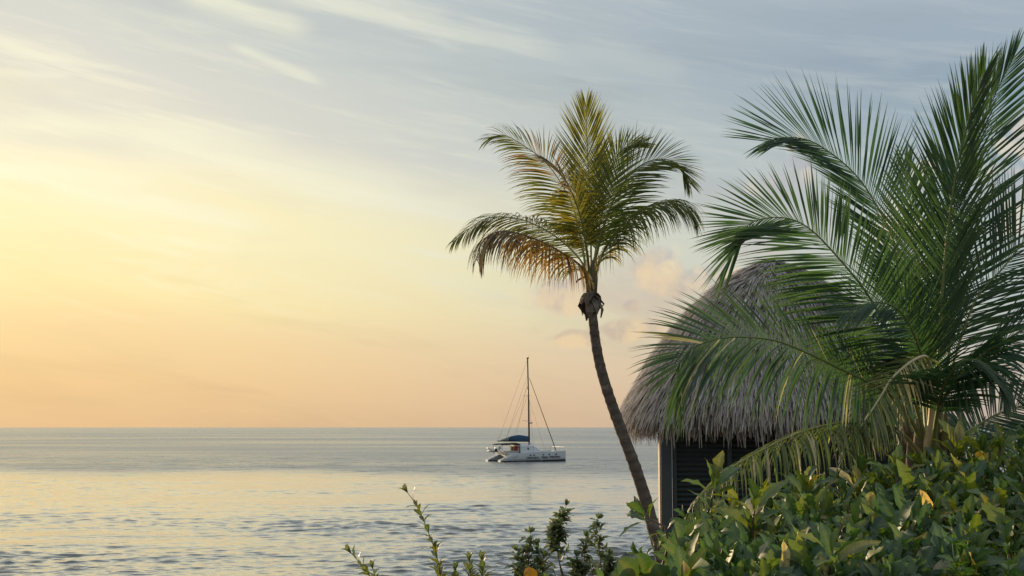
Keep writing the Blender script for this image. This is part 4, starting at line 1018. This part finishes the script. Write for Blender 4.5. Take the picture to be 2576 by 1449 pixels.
def cover(x0, x1, zf, n, mat, name):
    mb = MB(); vs = []
    for i in range(n + 1):
        x = lerp(x0, x1, i / n); hgt = zf(x); w0 = 0.30
        for k in range(10):
            a = k / 10 * 2 * math.pi; vs.append((x, w0 * math.sin(a) * (0.75 + 0.06 * math.sin(i * 3.1 + k)), 3.33 + hgt * 0.5 + hgt * 0.5 * -math.cos(a)))
    mb.add(vs, [(i * 10 + k, i * 10 + (k + 1) % 10, (i + 1) * 10 + (k + 1) % 10, (i + 1) * 10 + k) for i in range(n) for k in range(10)] + [tuple(range(9, -1, -1)), tuple(n * 10 + k for k in range(10))])
    mb.build(name, mat, boom, smooth=True)
cover(MX - 0.2, 2.7, lambda x: interp(x, [(2.7, .75), (3.4, .95), (4.6, 1.12), (6.2, .85)]), 12, M['bluecover'], 'sail_cover')
cover(2.66, 1.35, lambda x: interp(x, [(1.35, .28), (2.66, .74)]), 6, M['greycanvas'], 'folded_sail')
fs_ = MB(); fs_.tube([(11.15, 0, 1.75), (MX + .05, 0, 14.0)], [0.075, 0.04], 6); fs_.build('furled_jib', M['spar'], boat)
for i, (a, b) in enumerate([((4.9, -2.9, 1.7), (MX - .22, 0, 13.9)), ((4.9, 2.9, 1.7), (MX - .22, 0, 13.9)), ((1.7, -1.0, 3.4), (MX - .25, 0, 14.6)), ((0.9, 0, 3.5), (MX - .28, 0, 17.2)),
                            ((3.4, -.3, 3.9), (MX - .15, 0, 11.5)), ((2.4, 0.3, 3.7), (MX - .2, 0, 12.6)), ((5.9, -2.8, 1.7), (MX - .05, 0, 10.9)), ((9.2, 0.0, 1.7), (MX, 0, 10.4))]):
    rm_ = MB(); rm_.tube([a, b], 0.016, 4); rm_.build('stay', M['rope'], boat)
for yc in (-2.75, 2.75):
    rl_ = MB()
    for x in (7.6, 8.6, 9.6, 10.5, 11.3):
        rl_.tube([(x, yc * (1 - 0.05 * max(0, x - 9)), 1.65), (x, yc * (1 - 0.05 * max(0, x - 9)), 2.35)], 0.02, 5)
    for z in (2.05, 2.35): rl_.tube([(7.6, yc, z), (9.0, yc, z), (11.3, yc * .885, z)], 0.012, 4)
    rl_.build('guard_rail', M['steel'], boat)
pp = MB(); pp.tube([(11.3, -2.4, 2.35), (11.6, -2.3, 2.4), (11.6, 2.3, 2.4), (11.3, 2.4, 2.35)], 0.02, 5); pp.build('pulpit', M['steel'], boat)
for y in (-1.6, 1.6):
    dv = MB(); dv.tube([(1.0, y, 1.3), (0.5, y, 2.0), (-0.35, y, 2.25)], 0.06, 6); dv.build('davit', M['steel'], boat)
ds = MB(); ds.tube([(0.2, -2.2, 2.35), (0.2, -2.28, 2.35)], [0.26, 0.26], 14); ds.tube([(0.2, -2.2, 1.3), (0.2, -2.2, 2.3)], 0.03, 6); ds.build('lifebuoy_mount', M['deckgrey'], boat)
# dinghy slung across the stern
dg = empty('dinghy', (0, 0, 0)); tag(dg, 'small grey inflatable dinghy slung under the stern of the catamaran', 'dinghy')
dg.matrix_world = boat.matrix_basis.copy() @ Matrix.Translation((0.05, 0, 1.75))
tb_ = MB(); tb_.tube([(-.45, -1.2, 0), (-.5, .9, 0), (-.1, 1.45, .1), (.3, .9, 0), (.25, -1.2, 0)], [.16, .18, .17, .18, .16], 10); tb_.build('tube', M['deckgrey'], dg, smooth=True)
fb = MB(); fb.box((-.1, -.1, -.10), (.6, 2.2, .04)); fb.build('floor', M['darkcanvas'], dg)
om = MB(); om.box((-.1, -1.35, .18), (.32, .3, .42)); om.build('outboard_motor', M['darkcanvas'], dg)
def hung_cloth(lab, x, y, mat, wd, ht_):
    mb = MB(); vs = []
    for j in range(7):
        for i in range(7):
            u = i / 6; v = j / 6
            for th_ in (0,): vs.append((x + (u - .5) * wd, y + 0.04 * math.sin(u * 9) * v, 2.62 - v * ht_ - 0.03 * math.sin(u * 5)))
    mb.add(vs, [(j * 7 + i, j * 7 + i + 1, (j + 1) * 7 + i + 1, (j + 1) * 7 + i) for j in range(6) for i in range(6)])
    o = mb.build('towel', mat, smooth=True); o.matrix_world = boat.matrix_basis.copy(); sdm = o.modifiers.new('t', 'SOLIDIFY'); sdm.thickness = 0.015
    tag(o, lab, 'towel')
hung_cloth('red towel hanging in the cockpit of the catamaran', 3.15, -1.86, M['redcloth'], 0.5, 0.75)
